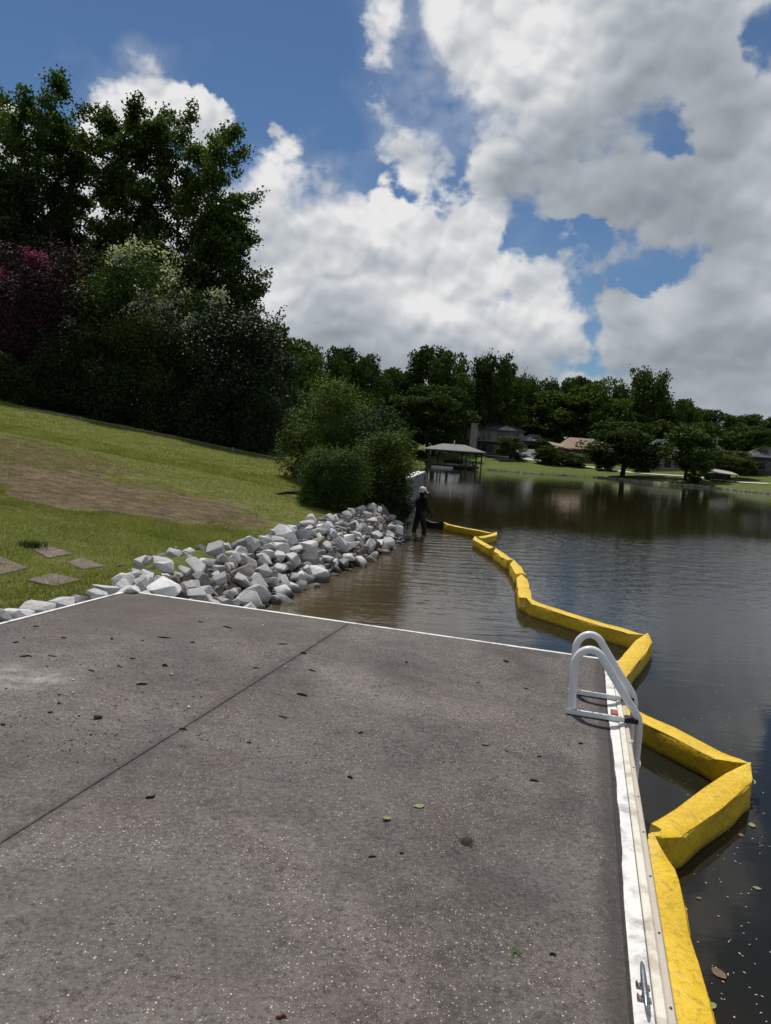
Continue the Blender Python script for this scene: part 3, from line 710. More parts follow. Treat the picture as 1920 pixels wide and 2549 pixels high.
def put_rock(parent, x, y, z, r, rg, tilt=0.5, flat=None, name='rock'):
    o = bpy.data.objects.new(name, ROCKS[int(rg.integers(len(ROCKS)))]); COL.objects.link(o); o.parent = parent
    o.location = (x-parent.location.x, y-parent.location.y, z-parent.location.z)
    o.rotation_euler = (rg.normal(0, tilt), rg.normal(0, tilt), rg.uniform(0, 6.28))
    k = rg.uniform(0.8, 1.25); o.scale = (r*k, r/k*rg.uniform(0.85, 1.1), r*(flat or rg.uniform(0.75, 1.05)))
    return o
rip = empty('riprap_bank', (-1.6, 13.0, 0.0))
tag(rip, 'bank of piled white and grey rocks between lawn and water', 'rock pile')
SH = np.array([(-2.0, 8.45), (-1.9, 9.8), (-1.6, 11.87), (-1.33, 13.5), (-0.44, 16.5), (0.74, 21.85), (0.62, 23.2)])
CR = np.array([(-3.05, 8.5), (-3.45, 10.3), (-3.25, 12.4), (-2.40, 14.4), (-1.55, 17.9), (-0.45, 21.6), (-0.40, 23.4)])
segl = np.concatenate([[0], np.cumsum(np.linalg.norm(np.diff((SH+CR)/2, axis=0), axis=1))])
def bank(s, t):
    """s metres along the bank, t 0 at the water to 1 at the lawn edge"""
    a = np.array([np.interp(s, segl, SH[:, k]) for k in range(2)]); b = np.array([np.interp(s, segl, CR[:, k]) for k in range(2)])
    q = a+(b-a)*t
    return q[0], q[1], -0.10+(0.78+0.026*max(0, s-5))*(t**0.85)+0.10*math.sin(math.pi*min(t, 1))
rg = np.random.default_rng(21); placed = []
def try_place(n, rmin, rmax, f, tries, tlo=-0.03, thi=1.02):
    k = 0
    for _ in range(tries):
        if k >= n: break
        s = rg.uniform(0, segl[-1]); t = rg.uniform(tlo, thi)
        x, y, z = bank(s, max(t, 0)); r = rmin+(rmax-rmin)*rg.random()**1.8
        r *= 1.12-0.012*s
        if t < 0: z += t
        if all((x-a)**2+(y-b)**2+((z-c)*0.9)**2 > (f*(r+q))**2 for a, b, c, q in placed):
            placed.append((x, y, z, r)); k += 1
try_place(60, 0.19, 0.27, 0.66, 4000, 0.0, 0.95); try_place(230, 0.115, 0.19, 0.58, 16000); try_place(420, 0.06, 0.12, 0.55, 26000)
print('rocks', len(placed))
big = sorted(placed, key=lambda q: -q[3]/q[1])
for x, y, z, r in big[:285]:
    put_rock(rip, x, y, z+r*0.12, r*1.02, rg)
def rubble(name, spots, parent):
    V = []; F = []
    tmpl = []
    for me in ROCKS[:8]:
        v = np.array([q.co[:] for q in me.vertices]); f = [tuple(p.vertices) for p in me.polygons]; tmpl.append((v, f))
    for x, y, z, r in spots:
        v, f = tmpl[int(rg.integers(8))]; a = rg.uniform(0, 6.28); c, s_ = math.cos(a), math.sin(a)
        M = np.array([[c, -s_, 0], [s_, c, 0], [0, 0, 1]])@np.diag(rg.uniform(0.75, 1.2, 3))
        o = len(V); V += [tuple(q) for q in (v@M.T)*r+np.array([x, y, z])]; F += [tuple(o+i for i in t) for t in f]
    me = bpy.data.meshes.new(name); org = parent.location if parent else Vector()
    me.from_pydata([(a-org.x, b-org.y, c-org.z) for a, b, c in V], [], F); me.update()
    return me
small = big[285:]
for _ in range(420):
    s = rg.uniform(0, segl[-1]); t = rg.uniform(0.0, 1.12); x, y, z = bank(s, min(t, 1.1)); r = rg.uniform(0.03, 0.09)
    small.append((x, y, z-0.03 if t < 1 else gz(x, y)+0.01, r if t < 1 else r*0.5))
tag(link_mesh('rubble', rubble('rubble', small, rip), MATS['riprap_rock'], rip), kind='stuff')
# soil under the rocks
mb = MB(); NS, NT_ = 40, 8
for i in range(NS+1):
    for j in range(NT_+1):
        x, y, z = bank(segl[-1]*i/NS, j/NT_*1.1); mb.v.append((x, y, z-0.10))
for i in range(NS):
    for j in range(NT_):
        k = i*(NT_+1)+j; mb.f.append((k, k+1, k+NT_+2, k+NT_+1))
mb.build('soil_bed', MATS['soil'], rip, smooth=60, world=True)
# pale rocks laid along the landward side of the dock
edg = empty('rock_edging', dpt(-1.0, -5.15, -0.05))
tag(edg, 'row of low white rocks along the left edge of the dock', 'rocks')
for a, b, r, fl in ((0.02, -5.0, 0.22, 0.5), (-0.30, -5.16, 0.13, 0.6), (-0.45, -5.05, 0.10, 0.5), (-0.62, -5.14, 0.10, 0.7), (-0.92, -5.13, 0.19, 0.6), (-1.22, -5.15, 0.20, 0.55), (-1.50, -5.13, 0.17, 0.6), (-1.72, -5.18, 0.18, 0.7), (-1.98, -5.17, 0.20, 0.6), (-2.3, -5.2, 0.2, 0.6), (-2.6, -5.2, 0.19, 0.6)):
    c = dpt(a, b); put_rock(edg, c[0], c[1], c[2]-0.02, r, rg, 0.15, fl)
for o in edg.children: pass

# ------------------------------------------------------------------ stepping stones
def paver(cx, cy, corners, label):
    zz = [gz(x, y) for x, y in corners]; n = len(corners)
    o = MB().add([(x, y, z-0.06) for (x, y), z in zip(corners, zz)]+[(x, y, z+0.016) for (x, y), z in zip(corners, zz)], [tuple(range(n))[::-1], tuple(range(n, 2*n))]+[(i, (i+1) % n, n+(i+1) % n, n+i) for i in range(n)]).build('stepping_stone', MATS['paver_brown'], None, bevel=0.008)
    return tag(o, label, 'stepping stone', 'stepping stones in the lawn')
def on_lawn(px, py):
    d = ray(px, py); t = 3.0
    for _ in range(60):
        p = CAM+d*t; e = p[2]-gz(p[0], p[1]); t += e*3.0/ max(0.3, 1)
        if abs(e) < 0.002: break
    return CAM+d*t
for cs, lab in ((((80, 1369), (113, 1358), (182, 1380), (120, 1391)), 'brown stepping stone farthest from the dock, beside a weed tuft'),
                (((-70, 1400), (0, 1387), (68, 1416), (-10, 1436)), 'brown stepping stone cut off by the left edge of the picture'),
                (((165, 1402), (204, 1389), (262, 1411), (205, 1419)), 'brown stepping stone nearest the rock pile'),
                (((66, 1446), (127, 1429), (205, 1445), (135, 1461)), 'brown stepping stone nearest the dock edge')):
    q = [on_lawn(*c)[:2] for c in cs]
    paver(0, 0, [tuple(v) for v in q], lab)

# ------------------------------------------------------------------ foliage builders
def quads(P, L, W, rg, up=0.35, nrm=None):
    """one pointed leaf (a quad) at each row of P"""
    n = len(P)
    N = rg.normal(size=(n, 3)); N /= np.linalg.norm(N, axis=1)[:, None]; N[:, 2] += up
    if nrm is not None: N += nrm
    N /= np.linalg.norm(N, axis=1)[:, None]+1e-9
    T = rg.normal(size=(n, 3)); T -= (T*N).sum(1)[:, None]*N; T /= np.linalg.norm(T, axis=1)[:, None]+1e-9
    B = np.cross(N, T)
    L = (L*rg.uniform(0.65, 1.3, n))[:, None]; W = W/1.0
    h = L*W*0.5
    V = np.stack([P-T*L*0.5, P+B*h-T*L*0.08+N*L*0.06, P+T*L*0.5-N*L*0.08, P-B*h-T*L*0.08+N*L*0.06], 1).reshape(-1, 3)
    return V
def leaf_mesh(name, P, L, W, rg, up=0.7, nrm=None):
    V = quads(P, L, W, rg, up, nrm)
    return np_mesh(name, V, np.arange(len(V)).reshape(-1, 4))
def grow(H, W, cb, rg, nprim=42, nsec=6, rise=0.9, env=None, lean=(0, 0), r0=0.16, D=None):
    """trunk, limbs and twig ends of a tree standing at the origin"""
    mb = MB(); env = env or (lambda t: math.sin(math.pi*min(1, 0.12+0.86*(1-t)))**0.7)
    npt = 14; ph = rg.uniform(0, 6.28, 4); tr = []
    for i in range(npt):
        t = i/(npt-1)
        tr.append(np.array([lean[0]*t+0.012*H*math.sin(t*5+ph[0]), lean[1]*t+0.012*H*math.sin(t*4+ph[1]), H*0.97*t]))
    tr = np.array(tr); rad = [r0*(1-0.93*i/(npt-1)) for i in range(npt)]
    mb.tube(tr, rad, 8)
    C = []
    def at(t):
        return np.array([np.interp(t, np.linspace(0, 1, npt), tr[:, k]) for k in range(3)])
    for i in range(nprim):
        u = (i+rg.uniform(0, 1))/nprim; t = cb+(1-cb)*u
        ln = W*0.5*env(u)*rg.uniform(0.65, 1.15)+0.03*H*0.3
        az = i*2.39996+rg.normal(0, 0.35); p = at(t*0.96)
        d = np.array([math.cos(az), math.sin(az)*(D/W if D else 1.0), rise*rg.uniform(0.5, 1.3)]); d /= np.linalg.norm(d)
        L = ln/max(0.35, math.hypot(d[0], d[1]))
        L = min(L, 0.30*H)
        pts = [p]
        for k in range(1, 6):
            d = d+np.array([rg.normal(0, 0.10), rg.normal(0, 0.10), rg.normal(0.06, 0.10)]); d /= np.linalg.norm(d)
            pts.append(pts[-1]+d*L/5)
        pts = np.array(pts); r1 = max(0.012, r0*(1-0.9*t)*0.42)
        mb.tube(pts, [r1*(1-0.17*k) for k in range(6)], 5, cap=False)
        C.append(pts[-1]); C.append(pts[-2]); C.append(pts[-3])
        for j in range(nsec):
            s = rg.uniform(0.25, 1.0); q = np.array([np.interp(s*5, np.arange(6), pts[:, k]) for k in range(3)])
            e = rg.normal(size=3)+d*0.9+np.array([0, 0, 0.25]); e /= np.linalg.norm(e); l2 = L*rg.uniform(0.22, 0.48)*(1.15-0.5*s)
            m = q+e*l2*0.5+rg.normal(0, 0.05, 3)*l2; w = q+e*l2+rg.normal(0, 0.08, 3)*l2
            mb.tube([q, m, w], [r1*0.45, r1*0.3, r1*0.12], 3, cap=False)
            C += [m, w, (m+w)/2]
    C = np.array(C); k = H*0.975/np.percentile(C[:, 2], 99.8)
    C[:, 2] *= k; mb.v = [(a, b, c*k) for a, b, c in mb.v]
    return mb, C
def world_at(px, py, Y):
    d = ray(px, py); return CAM+d*(Y/d[1])
def blossom(name, src, keep, n, L, mat, parent, rg, spread):
    if len(src) == 0: return
    P = src[rg.integers(0, len(src), n)]+rg.normal(0, spread, (n, 3))
    P = P[keep(P)]
    link_mesh(name, leaf_mesh(name, P, L, 0.9, rg, 0.8), MATS[mat], parent)
def big_tree(name, label, px, top, Y, wpx, mat, seed, cb=0.25, nprim=46, nsec=6, per=16, leaf=0.185, rise=0.95, cl=0.31, group=None, lean=(0, 0), bark='bark', base=None, env=None, flowers=None):
    rg = np.random.default_rng(seed)
    tp = world_at(px, top, Y); x = world_at(px, (top+1040)/2, Y)[0]; z = gz(x, Y) if base is None else base
    H = tp[2]-z; W = wpx*Y/FOC
    o = empty(name, (x, Y, z-0.05)); tag(o, label, 'tree', group)
    mb, C = grow(H, W, cb, rg, nprim, nsec, rise, lean=(tp[0]-x+lean[0], lean[1]), r0=0.0085*H+0.03, env=env)
    mb.build('trunk', MATS[bark], o, smooth=60)
    per = int(per*2.1); n = len(C)*per
    P = C[np.repeat(np.arange(len(C)), per)]+np.clip(rg.normal(0, 1, (n, 3)), -1.5, 1.5)*np.array([cl, cl, cl*0.72])*rg.uniform(0.5, 1.1, (n, 1))
    link_mesh('crown', leaf_mesh('crown', P, leaf, 0.75, rg), MATS[mat], o)
    if flowers:
        fm, fn, fl, keep = flowers
        outer = C
        blossom('blossoms', outer, keep(H, W), fn, fl, fm, o, rg, cl*0.7)
    return o
def bush(name, label, px, top, Y, wpx, mat, seed, n=14000, leaf=0.10, lumps=26, depth=0.9, cat='shrub', group=None, base=None, flowers=None, box=1.0, bot=0.05, sprig=0.06, x=None, yoff=0.0, core=0.55, shoots=1.6):
    rg = np.random.default_rng(seed)
    tp = world_at(px, top, Y)
    if x is None: x = world_at(px, min(1130, top+120), Y)[0]
    z = gz(x, Y) if base is None else base
    H = tp[2]-z; W = wpx*Y/FOC; D = W*depth
    o = empty(name, (x, Y, z-0.03)); tag(o, label, cat, group)
    # lumps spread over a rounded volume
    hz = rg.uniform(0.0, 1.0, lumps)*0.80+0.06; aa = rg.uniform(0, 6.283, lumps)
    pr = np.where(hz < 0.45, 0.80+0.45*hz, np.sqrt(np.maximum(0.0, 1-((hz-0.45)/0.56)**2))**(0.8/box))
    rr = np.sqrt(rg.uniform(0.12, 1.0, lumps))*pr*0.74
    Cn = np.stack([rr*np.cos(aa)*W/2, rr*np.sin(aa)*D/2, hz*H], 1)
    R = rg.uniform(0.17, 0.30, lumps)*min(W, H*0.9)
    k = rg.integers(0, lumps, n)
    S = rg.normal(size=(n, 3)); S /= np.linalg.norm(S, axis=1)[:, None]
    sh = rg.uniform(core, 1.06, (n, 1))+np.abs(rg.normal(0, sprig, (n, 1)))
    P = Cn[k]+S*sh*R[k][:, None]*np.array([1, 1, 0.85])
    P[:, 2] = np.where(P[:, 2] < 0.02, rg.uniform(0.02, H*0.3, n), P[:, 2])
    P[:, 2] = np.where(P[:, 2] > H*1.04, H*rg.uniform(0.8, 1.0, n), P[:, 2])
    link_mesh('foliage', leaf_mesh('foliage', P, leaf, 0.7, rg, 0.75, S*0.5), MATS[mat], o)
    nsh = int(lumps*shoots)
    if nsh:
        ii = rg.integers(0, lumps, nsh); dd = rg.normal(size=(nsh, 3)); dd[:, 2] = np.abs(dd[:, 2])+0.35; dd /= np.linalg.norm(dd, axis=1)[:, None]
        LL = rg.uniform(0.10, 0.24, nsh)*min(W, H); per = 26
        tt = rg.random((nsh, per, 1))
        Q = (Cn[ii]+dd*R[ii][:, None]*0.8)[:, None, :]+dd[:, None, :]*LL[:, None, None]*tt+rg.normal(0, leaf*0.55, (nsh, per, 3))*(1.1-0.6*tt)
        Q = Q.reshape(-1, 3)
        link_mesh('shoots', leaf_mesh('shoots', Q, leaf, 0.6, rg, 0.3), MATS[mat], o)
    mb = MB()
    for i in range(7):
        a = rg.uniform(0, 6.28); e = Cn[int(rg.integers(lumps))]
        mb.tube([(0.06*W*math.cos(a), 0.06*W*math.sin(a), 0), tuple(e*np.array([.45, .45, .55])), tuple(e)], [0.012*H+0.01, 0.008*H+0.006, 0.004], 5)
    mb.build('stems', MATS['bark'], o, smooth=60)
    if flowers:
        fm, fn, fl, keep = flowers
        q = (P+S*0.06)[keep(P, W, H) & (S@np.array([0.05, -0.62, 0.78]) > 0.35)]
        if len(q):
            q = q[rg.integers(0, len(q), fn)]+rg.normal(0, fl*0.8, (fn, 3)) + S[:1]*0
            link_mesh('blossoms', leaf_mesh('blossoms', q, fl, 0.95, rg, 0.8), MATS[fm], o)
    return o
# tall trees behind the shrubs on the left
G1 = 'tall trees behind the shrubs'
tall_env = lambda u: 0.55+0.55*math.sin(math.pi*min(1, 0.1+0.9*(1-u)))
big_tree('tall_tree', 'tall dark leafy tree at the upper left, highest of all', 92, 180, 48, 215, 'leaf_poplar', 1, 0.30, 44, 6, 15, env=tall_env, group=G1)
big_tree('tall_tree', 'tall tree cut off by the left edge of the picture', -35, 205, 50, 190, 'leaf_poplar', 2, 0.28, 40, 6, 14, env=tall_env, group=G1)
big_tree('tall_tree', 'slimmer tree leaning right of the highest one', 188, 290, 49, 88, 'leaf_poplar', 3, 0.45, 24, 6, 14, env=tall_env, group=G1)
big_tree('tall_tree', 'leftmost spire of the tall tree clump right of the sky gap', 322, 252, 47, 180, 'leaf_poplar', 4, 0.24, 46, 7, 22, env=tall_env, group=G1)
big_tree('tall_tree', 'middle spire of the tall clump with slender dark trunk', 440, 236, 48, 140, 'leaf_airy', 5, 0.28, 36, 6, 11, env=tall_env, group=G1)
big_tree('tall_tree', 'right spire of the tall clump with open lacy edge', 530, 292, 46, 165, 'leaf_airy', 6, 0.25, 40, 6, 13, env=tall_env, group=G1)
big_tree('tall_tree', 'lower right flank tree of the tall clump against white cloud', 560, 500, 45, 150, 'leaf_poplar', 7, 0.22, 32, 6, 13, env=tall_env, group=G1)
big_tree('tall_tree', 'shorter tree filling the gap under the highest one', 170, 585, 46, 200, 'leaf_dark', 8, 0.2, 40, 7, 15, env=tall_env, group=G1)
big_tree('tall_tree', 'dark tree low at the far left behind the purple one', 25, 430, 46, 210, 'leaf_dark', 9, 0.2, 40, 7, 15, env=tall_env, group=G1)
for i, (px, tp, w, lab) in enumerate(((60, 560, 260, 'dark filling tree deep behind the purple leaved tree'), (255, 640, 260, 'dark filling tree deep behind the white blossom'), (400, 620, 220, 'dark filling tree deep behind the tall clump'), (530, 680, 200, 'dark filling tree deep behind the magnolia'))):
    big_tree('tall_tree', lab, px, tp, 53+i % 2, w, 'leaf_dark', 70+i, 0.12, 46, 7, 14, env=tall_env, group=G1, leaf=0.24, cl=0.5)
# shrubs along the top of the lawn
G2 = 'shrubs along the top of the lawn'
up_out = lambda f: (lambda P, W, H: (P[:, 2] > H*f) & (P[:, 1] < W*0.30))
def patchy(s, thr, seed, zlo):
    return lambda P, W, H: (vnoise(P[:, 0], P[:, 2], s, seed) > thr) & (P[:, 2] > H*zlo) & (P[:, 1] < 0.2)
bush('purple_crepe_myrtle', 'dark purple leaved tree with magenta blossoms at far left', 105, 600, 40, 270, 'leaf_purple', 21, 34000, 0.12, 46, 0.8, 'tree', sprig=0.16, flowers=('blossom_pink', 1500, 0.11, patchy(1.3, 0.70, 3, 0.50)))
bush('purple_crepe_myrtle', 'dark purple leaved tree cut off by the left picture edge', -50, 590, 41, 210, 'leaf_purple', 22, 16000, 0.12, 36, 0.8, 'tree', sprig=0.14, flowers=('blossom_pink', 200, 0.08, patchy(1.0, 0.8, 5, 0.6)))
bush('white_flowering_tree', 'tree with sprays of white blossom below the tall clump', 330, 590, 41, 310, 'leaf_poplar', 23, 34000, 0.13, 48, 0.7, 'tree', sprig=0.14, flowers=('blossom_white', 3400, 0.12, patchy(1.2, 0.58, 7, 0.50)))
bush('white_flowering_tree', 'smaller white blossoming tree on the right of the first', 485, 680, 40.5, 200, 'leaf_poplar', 24, 16000, 0.13, 36, 0.7, 'tree', sprig=0.14, flowers=('blossom_white', 1700, 0.12, patchy(0.9, 0.55, 9, 0.5)))
bush('dark_shrub', 'black green shrub under the purple leaved tree', 200, 800, 38.5, 250, 'leaf_dark', 25, 22000, 0.11, 40, 0.7, group=G2)
bush('dark_shrub', 'small green shrub at the left picture edge', 15, 880, 38, 130, 'leaf_bush', 26, 9000, 0.10, 26, 0.7, group=G2)
bush('yellow_green_shrub', 'yellowish green shrub in the middle of the dark hedge', 345, 760, 38.5, 170, 'leaf_olive', 27, 15000, 0.10, 36, 0.7, group=G2, sprig=0.12)
bush('dark_shrub', 'dark green shrub right of the yellowish one', 450, 790, 38.5, 190, 'leaf_dark', 28, 18000, 0.11, 36, 0.7, group=G2)
bush('glossy_magnolia', 'large black green glossy leaved magnolia at the hedge end', 590, 760, 38, 250, 'leaf_glossy', 29, 30000, 0.14, 46, 0.8, 'tree', sprig=0.12)
bush('dark_shrub', 'dark shrub between magnolia and the lower bushes', 690, 850, 42, 150, 'leaf_dark', 30, 14000, 0.12, 36, 0.8, group=G2)
for i, (px, tp, w, m, lab) in enumerate(((90, 900, 150, 'leaf_dark', 'low dark shrub at the left end of the hedge foot'), (265, 900, 150, 'leaf_glossy', 'low glossy shrub at the hedge foot below yellowish shrub'), (400, 930, 150, 'leaf_dark', 'low dark shrub at the middle of the hedge foot'),
                                        (520, 950, 150, 'leaf_glossy', 'low glossy shrub at the foot of the magnolia'), (650, 980, 150, 'leaf_glossy', 'low glossy shrub at the right end of the hedge foot'))):
    bush('low_shrub', lab, px, tp, 36.6 if px > 500 else 37.2, w, m, 40+i, 11000, 0.10, 30, 0.5, group=G2, sprig=0.1)
# bushes on the point beside the water
bush('rounded_bush', 'clipped rounded green bush at the end of the rocks', 832, 1116, 21.6, 212, 'leaf_bush', 60, 60000, 0.046, 120, 0.95, 'bush', box=1.8, sprig=0.03, core=0.3, shoots=0.8)
bush('light_green_bush', 'light green bush leaning over the water beside the wading person', 955, 1072, 23.4, 150, 'leaf_bright', 61, 30000, 0.055, 44, 1.0, 'bush', sprig=0.08, base=1.15)
bush('dark_undergrowth', 'dark undergrowth hanging over the water behind the person', 950, 1165, 23.0, 165, 'leaf_dark', 62, 30000, 0.055, 60, 0.8, 'bush', base=0.0, sprig=0.08)
bush('dark_undergrowth', 'dark undergrowth between person and the seawall', 995, 1228, 25.6, 90, 'leaf_dark', 68, 12000, 0.065, 40, 0.8, 'bush', base=0.0, sprig=0.08)
bush('tall_shrub', 'tall loose green shrub behind the rounded bush', 840, 945, 27, 185, 'leaf_bright', 63, 34000, 0.07, 30, 0.9, sprig=0.14)
bush('tall_shrub', 'loose green shrub left behind the rounded bush', 765, 1000, 28, 140, 'leaf_bush', 64, 12000, 0.08, 34, 0.9, sprig=0.14)
bush('tall_shrub', 'loose dark shrub between rounded and light green bush', 905, 1030, 25.5, 130, 'leaf_dark', 67, 16000, 0.07, 44, 0.9, sprig=0.14, shoots=2.5)
bush('sapling', 'thin leafy sapling above the light green bush', 1000, 1030, 27, 70, 'leaf_bright', 65, 2600, 0.08, 16, 0.9, sprig=0.2)
bush('dark_shrub', 'dark shrub on the shore behind the loose shrubs', 900, 1000, 33, 190, 'leaf_dark', 66, 16000, 0.10, 40, 0.9, sprig=0.1)

# ------------------------------------------------------------------ far trees
def far_proto(seed, kind):
    rg = np.random.default_rng(seed)
    mb = MB(); C = []
    if kind == 'open':
        b, C = grow(10, 7.5, 0.38, rg, 26, 4, 0.8, r0=0.16, env=lambda u: 0.5+0.6*math.sin(math.pi*min(1, 0.15+0.85*(1-u))))
        mb = b; per = 14; n = len(C)*per
        P = C[np.repeat(np.arange(len(C)), per)]+rg.normal(0, 0.33, (n, 3))
    else:
        mb.tube([(0, 0, 0), (0.1, 0.05, 3), (0.0, 0.1, 6), (0, 0, 8.4)], [0.24, 0.19, 0.12, 0.03], 7)
        L = 52; lo = 0.3 if kind == 'full' else 1.7
        hz = rg.uniform(0, 1, L)*0.88; aa = rg.uniform(0, 6.283, L)
        pr = np.where(hz < 0.4, 0.72+0.7*hz, np.sqrt(np.maximum(0, 1-((hz-0.4)/0.62)**2)))
        rr = np.sqrt(rg.uniform(0.1, 1, L))*pr*3.5
        Cn = np.stack([rr*np.cos(aa), rr*np.sin(aa), lo+0.4+hz*(9.6-lo)], 1); R = rg.uniform(0.75, 1.35, L)
        for c in Cn[:12]:
            mb.tube([(0, 0, max(1.5, c[2]*0.55)), tuple(c*np.array([.5, .5, .85])), tuple(c)], [0.09, 0.05, 0.02], 4)
        n = 9000; k = rg.integers(0, L, n); S = rg.normal(size=(n, 3)); S /= np.linalg.norm(S, axis=1)[:, None]
        P = Cn[k]+S*(rg.uniform(0.55, 1.05, (n, 1))+np.abs(rg.normal(0, 0.035, (n, 1))))*np.array([1, 1, 0.72])*R[k][:, None]
        P = P[P[:, 2] > 0.1]
    P[:, 2] *= 10.0/np.percentile(P[:, 2], 99.7)
    t = mb.mesh('trunk'); t.materials.append(MATS['bark']); t.shade_smooth()
    c = leaf_mesh('crown', P, 0.33, 0.8, rg, 0.7); c.materials.append(MATS['leaf_far'])
    return t, c
PROTO = {k: [far_proto(s0+i, k) for i in range(n)] for k, s0, n in (('full', 700, 5), ('crown', 720, 4), ('open', 740, 4))}
NFAR = [0]
def far_tree(label, px, top, Y, wpx, kind='full', mat='leaf_far', name='far_tree', group='trees on the far shore', cat='tree', base=None):
    NFAR[0] += 1; rg = np.random.default_rng(800+NFAR[0])
    tp = world_at(px, top, Y); x = world_at(px, (top+1130)/2, Y)[0]; z = gz(x, Y) if base is None else base
    H = max(1.0, tp[2]-z); W = wpx*Y/FOC
    o = empty(name, (x, Y, z-0.1), rg.uniform(0, 6.28)); o.scale = (W/6.0, W/6.0, H/10.0); tag(o, label, cat, group)
    t, c = PROTO[kind][NFAR[0] % len(PROTO[kind])]
    link_mesh('trunk', t, None, o); q = link_mesh('crown', c, None, o)
    q.material_slots[0].link = 'OBJECT'; q.material_slots[0].material = MATS[mat]
    return o
GF = 'trees in the far tree line'
FAR = [  # px, top, distance, width px, kind, leaf, label
    (650, 800, 78, 150, 'full', 'leaf_far_dark', 'dark hillside tree just right of the magnolia'),
    (735, 842, 86, 140, 'full', 'leaf_far', 'hillside tree second right of the magnolia'),
    (800, 866, 92, 110, 'full', 'leaf_far_dark', 'hillside tree third right of the magnolia'),
    (862, 868, 104, 100, 'crown', 'leaf_far_dark', 'hillside tree fourth right of the magnolia'),
    (925, 885, 132, 90, 'full', 'leaf_far_dark', 'dark tree left of the dip in the tree line'),
    (890, 900, 140, 120, 'full', 'leaf_far', 'soft green tree filling the slope left of the dip'),
    (950, 915, 158, 120, 'full', 'leaf_far_dark', 'dark tree filling the bottom of the dip'),
    (760, 880, 110, 140, 'full', 'leaf_far', 'soft green tree deep behind the hillside trees'),
    (690, 850, 100, 150, 'full', 'leaf_far', 'soft green tree high on the left hillside'),
    (1240, 930, 185, 130, 'full', 'leaf_far', 'soft green tree deep behind the open topped one'),
    (1320, 955, 190, 140, 'full', 'leaf_far', 'soft green tree deep behind the parked cars'),
    (1590, 965, 185, 140, 'full', 'leaf_far_dark', 'dark tree deep behind the tallest right hand one'),
    (1660, 1000, 180, 140, 'full', 'leaf_far', 'soft green tree deep right of the tallest one'),
    (985, 922, 150, 90, 'full', 'leaf_far_dark', 'low tree at the dip in the tree line'),
    (1028, 905, 152, 80, 'full', 'leaf_far_dark', 'tree just right of the dip in the tree line'),
    (1072, 863, 150, 112, 'full', 'leaf_far_dark', 'tall round tree above the boathouse left end'),
    (1125, 884, 156, 90, 'crown', 'leaf_far', 'tree above the boathouse roof middle'),
    (1168, 895, 162, 90, 'full', 'leaf_far_dark', 'tree above the stone chimney'),
    (1215, 880, 160, 100, 'open', 'leaf_far_dark', 'tall tree with open top above the two storey house'),
    (1262, 905, 165, 80, 'full', 'leaf_far_dark', 'dark tree right of the open topped one'),
    (1300, 928, 175, 66, 'open', 'leaf_far', 'narrow tree above the parked cars'),
    (1345, 943, 182, 86, 'crown', 'leaf_far_dark', 'dark tree in line left of bright green tree'),
    (1395, 945, 185, 80, 'open', 'leaf_far_dark', 'lacy tree in line behind the bright green tree'),
    (1440, 940, 188, 86, 'full', 'leaf_far_dark', 'dark tree in line above the brown roof'),
    (1505, 944, 180, 80, 'crown', 'leaf_far', 'tree in line right of the brown roof'),
    (1550, 952, 176, 78, 'open', 'leaf_far_dark', 'lacy tree left of the tallest right hand tree'),
    (1618, 916, 160, 100, 'open', 'leaf_far', 'tallest open tree standing above the right hand tree line'),
    (1690, 994, 160, 92, 'crown', 'leaf_far', 'tree right of the tallest right hand one'),
    (1745, 1016, 170, 92, 'full', 'leaf_far_dark', 'round dark tree where the tree line drops'),
    (1800, 1032, 190, 96, 'full', 'leaf_far', 'first distant tree of the low right tree line'),
    (1850, 1036, 200, 96, 'crown', 'leaf_far_dark', 'second distant tree of the low right tree line'),
    (1900, 1032, 200, 96, 'full', 'leaf_far', 'third distant tree of the low right tree line'),
    (1955, 1040, 196, 96, 'full', 'leaf_far_dark', 'distant tree cut off by the right picture edge'),
    (1000, 985, 138, 150, 'full', 'leaf_far_dark', 'broad dark tree behind the boathouse left end'),
    (1085, 960, 142, 150, 'crown', 'leaf_far_dark', 'broad dark tree behind the boathouse'),
    (1165, 970, 172, 150, 'full', 'leaf_far_dark', 'broad dark tree behind the stone chimney'),
    (1245, 985, 176, 150, 'full', 'leaf_far_dark', 'broad dark tree behind the two storey house'),
    (1320, 1000, 178, 130, 'full', 'leaf_far_dark', 'broad dark tree behind the garage'),
    (1400, 975, 168, 150, 'full', 'leaf_far', 'left half of the bright green tree group behind the brown roof'),
    (1485, 958, 166, 160, 'full', 'leaf_far', 'broad green tree right behind the brown roof'),
    (1560, 990, 162, 150, 'full', 'leaf_far', 'broad green tree behind the left lawn tree'),
    (1640, 1030, 158, 150, 'crown', 'leaf_olive', 'olive green tree behind the white walled house'),
    (1715, 1050, 150, 130, 'full', 'leaf_far_dark', 'dark tree behind the right lawn tree'),
    (1785, 1070, 160, 130, 'full', 'leaf_far_dark', 'dark tree left of the low boat shed'),
    (1850, 1060, 150, 140, 'full', 'leaf_far_dark', 'dark tree behind the low boat shed'),
    (1915, 1070, 145, 120, 'full', 'leaf_far_dark', 'dark tree at the right picture edge'),
    (700, 960, 66, 170, 'full', 'leaf_far_dark', 'dark tree low behind the loose shrubs'),
    (800, 980, 74, 180, 'full', 'leaf_far_dark', 'dark tree on the shore beyond the loose shrubs'),
    (890, 985, 126, 130, 'full', 'leaf_far_dark', 'dark tree across the inlet left of the boathouse'),
    (950, 1010, 128, 110, 'full', 'leaf_far_dark', 'low dark tree across the inlet beside the boathouse'),
]
for px, tp, Y, w, k, m, lab in FAR: far_tree(lab, px, tp, Y, w, k, m, group=GF)
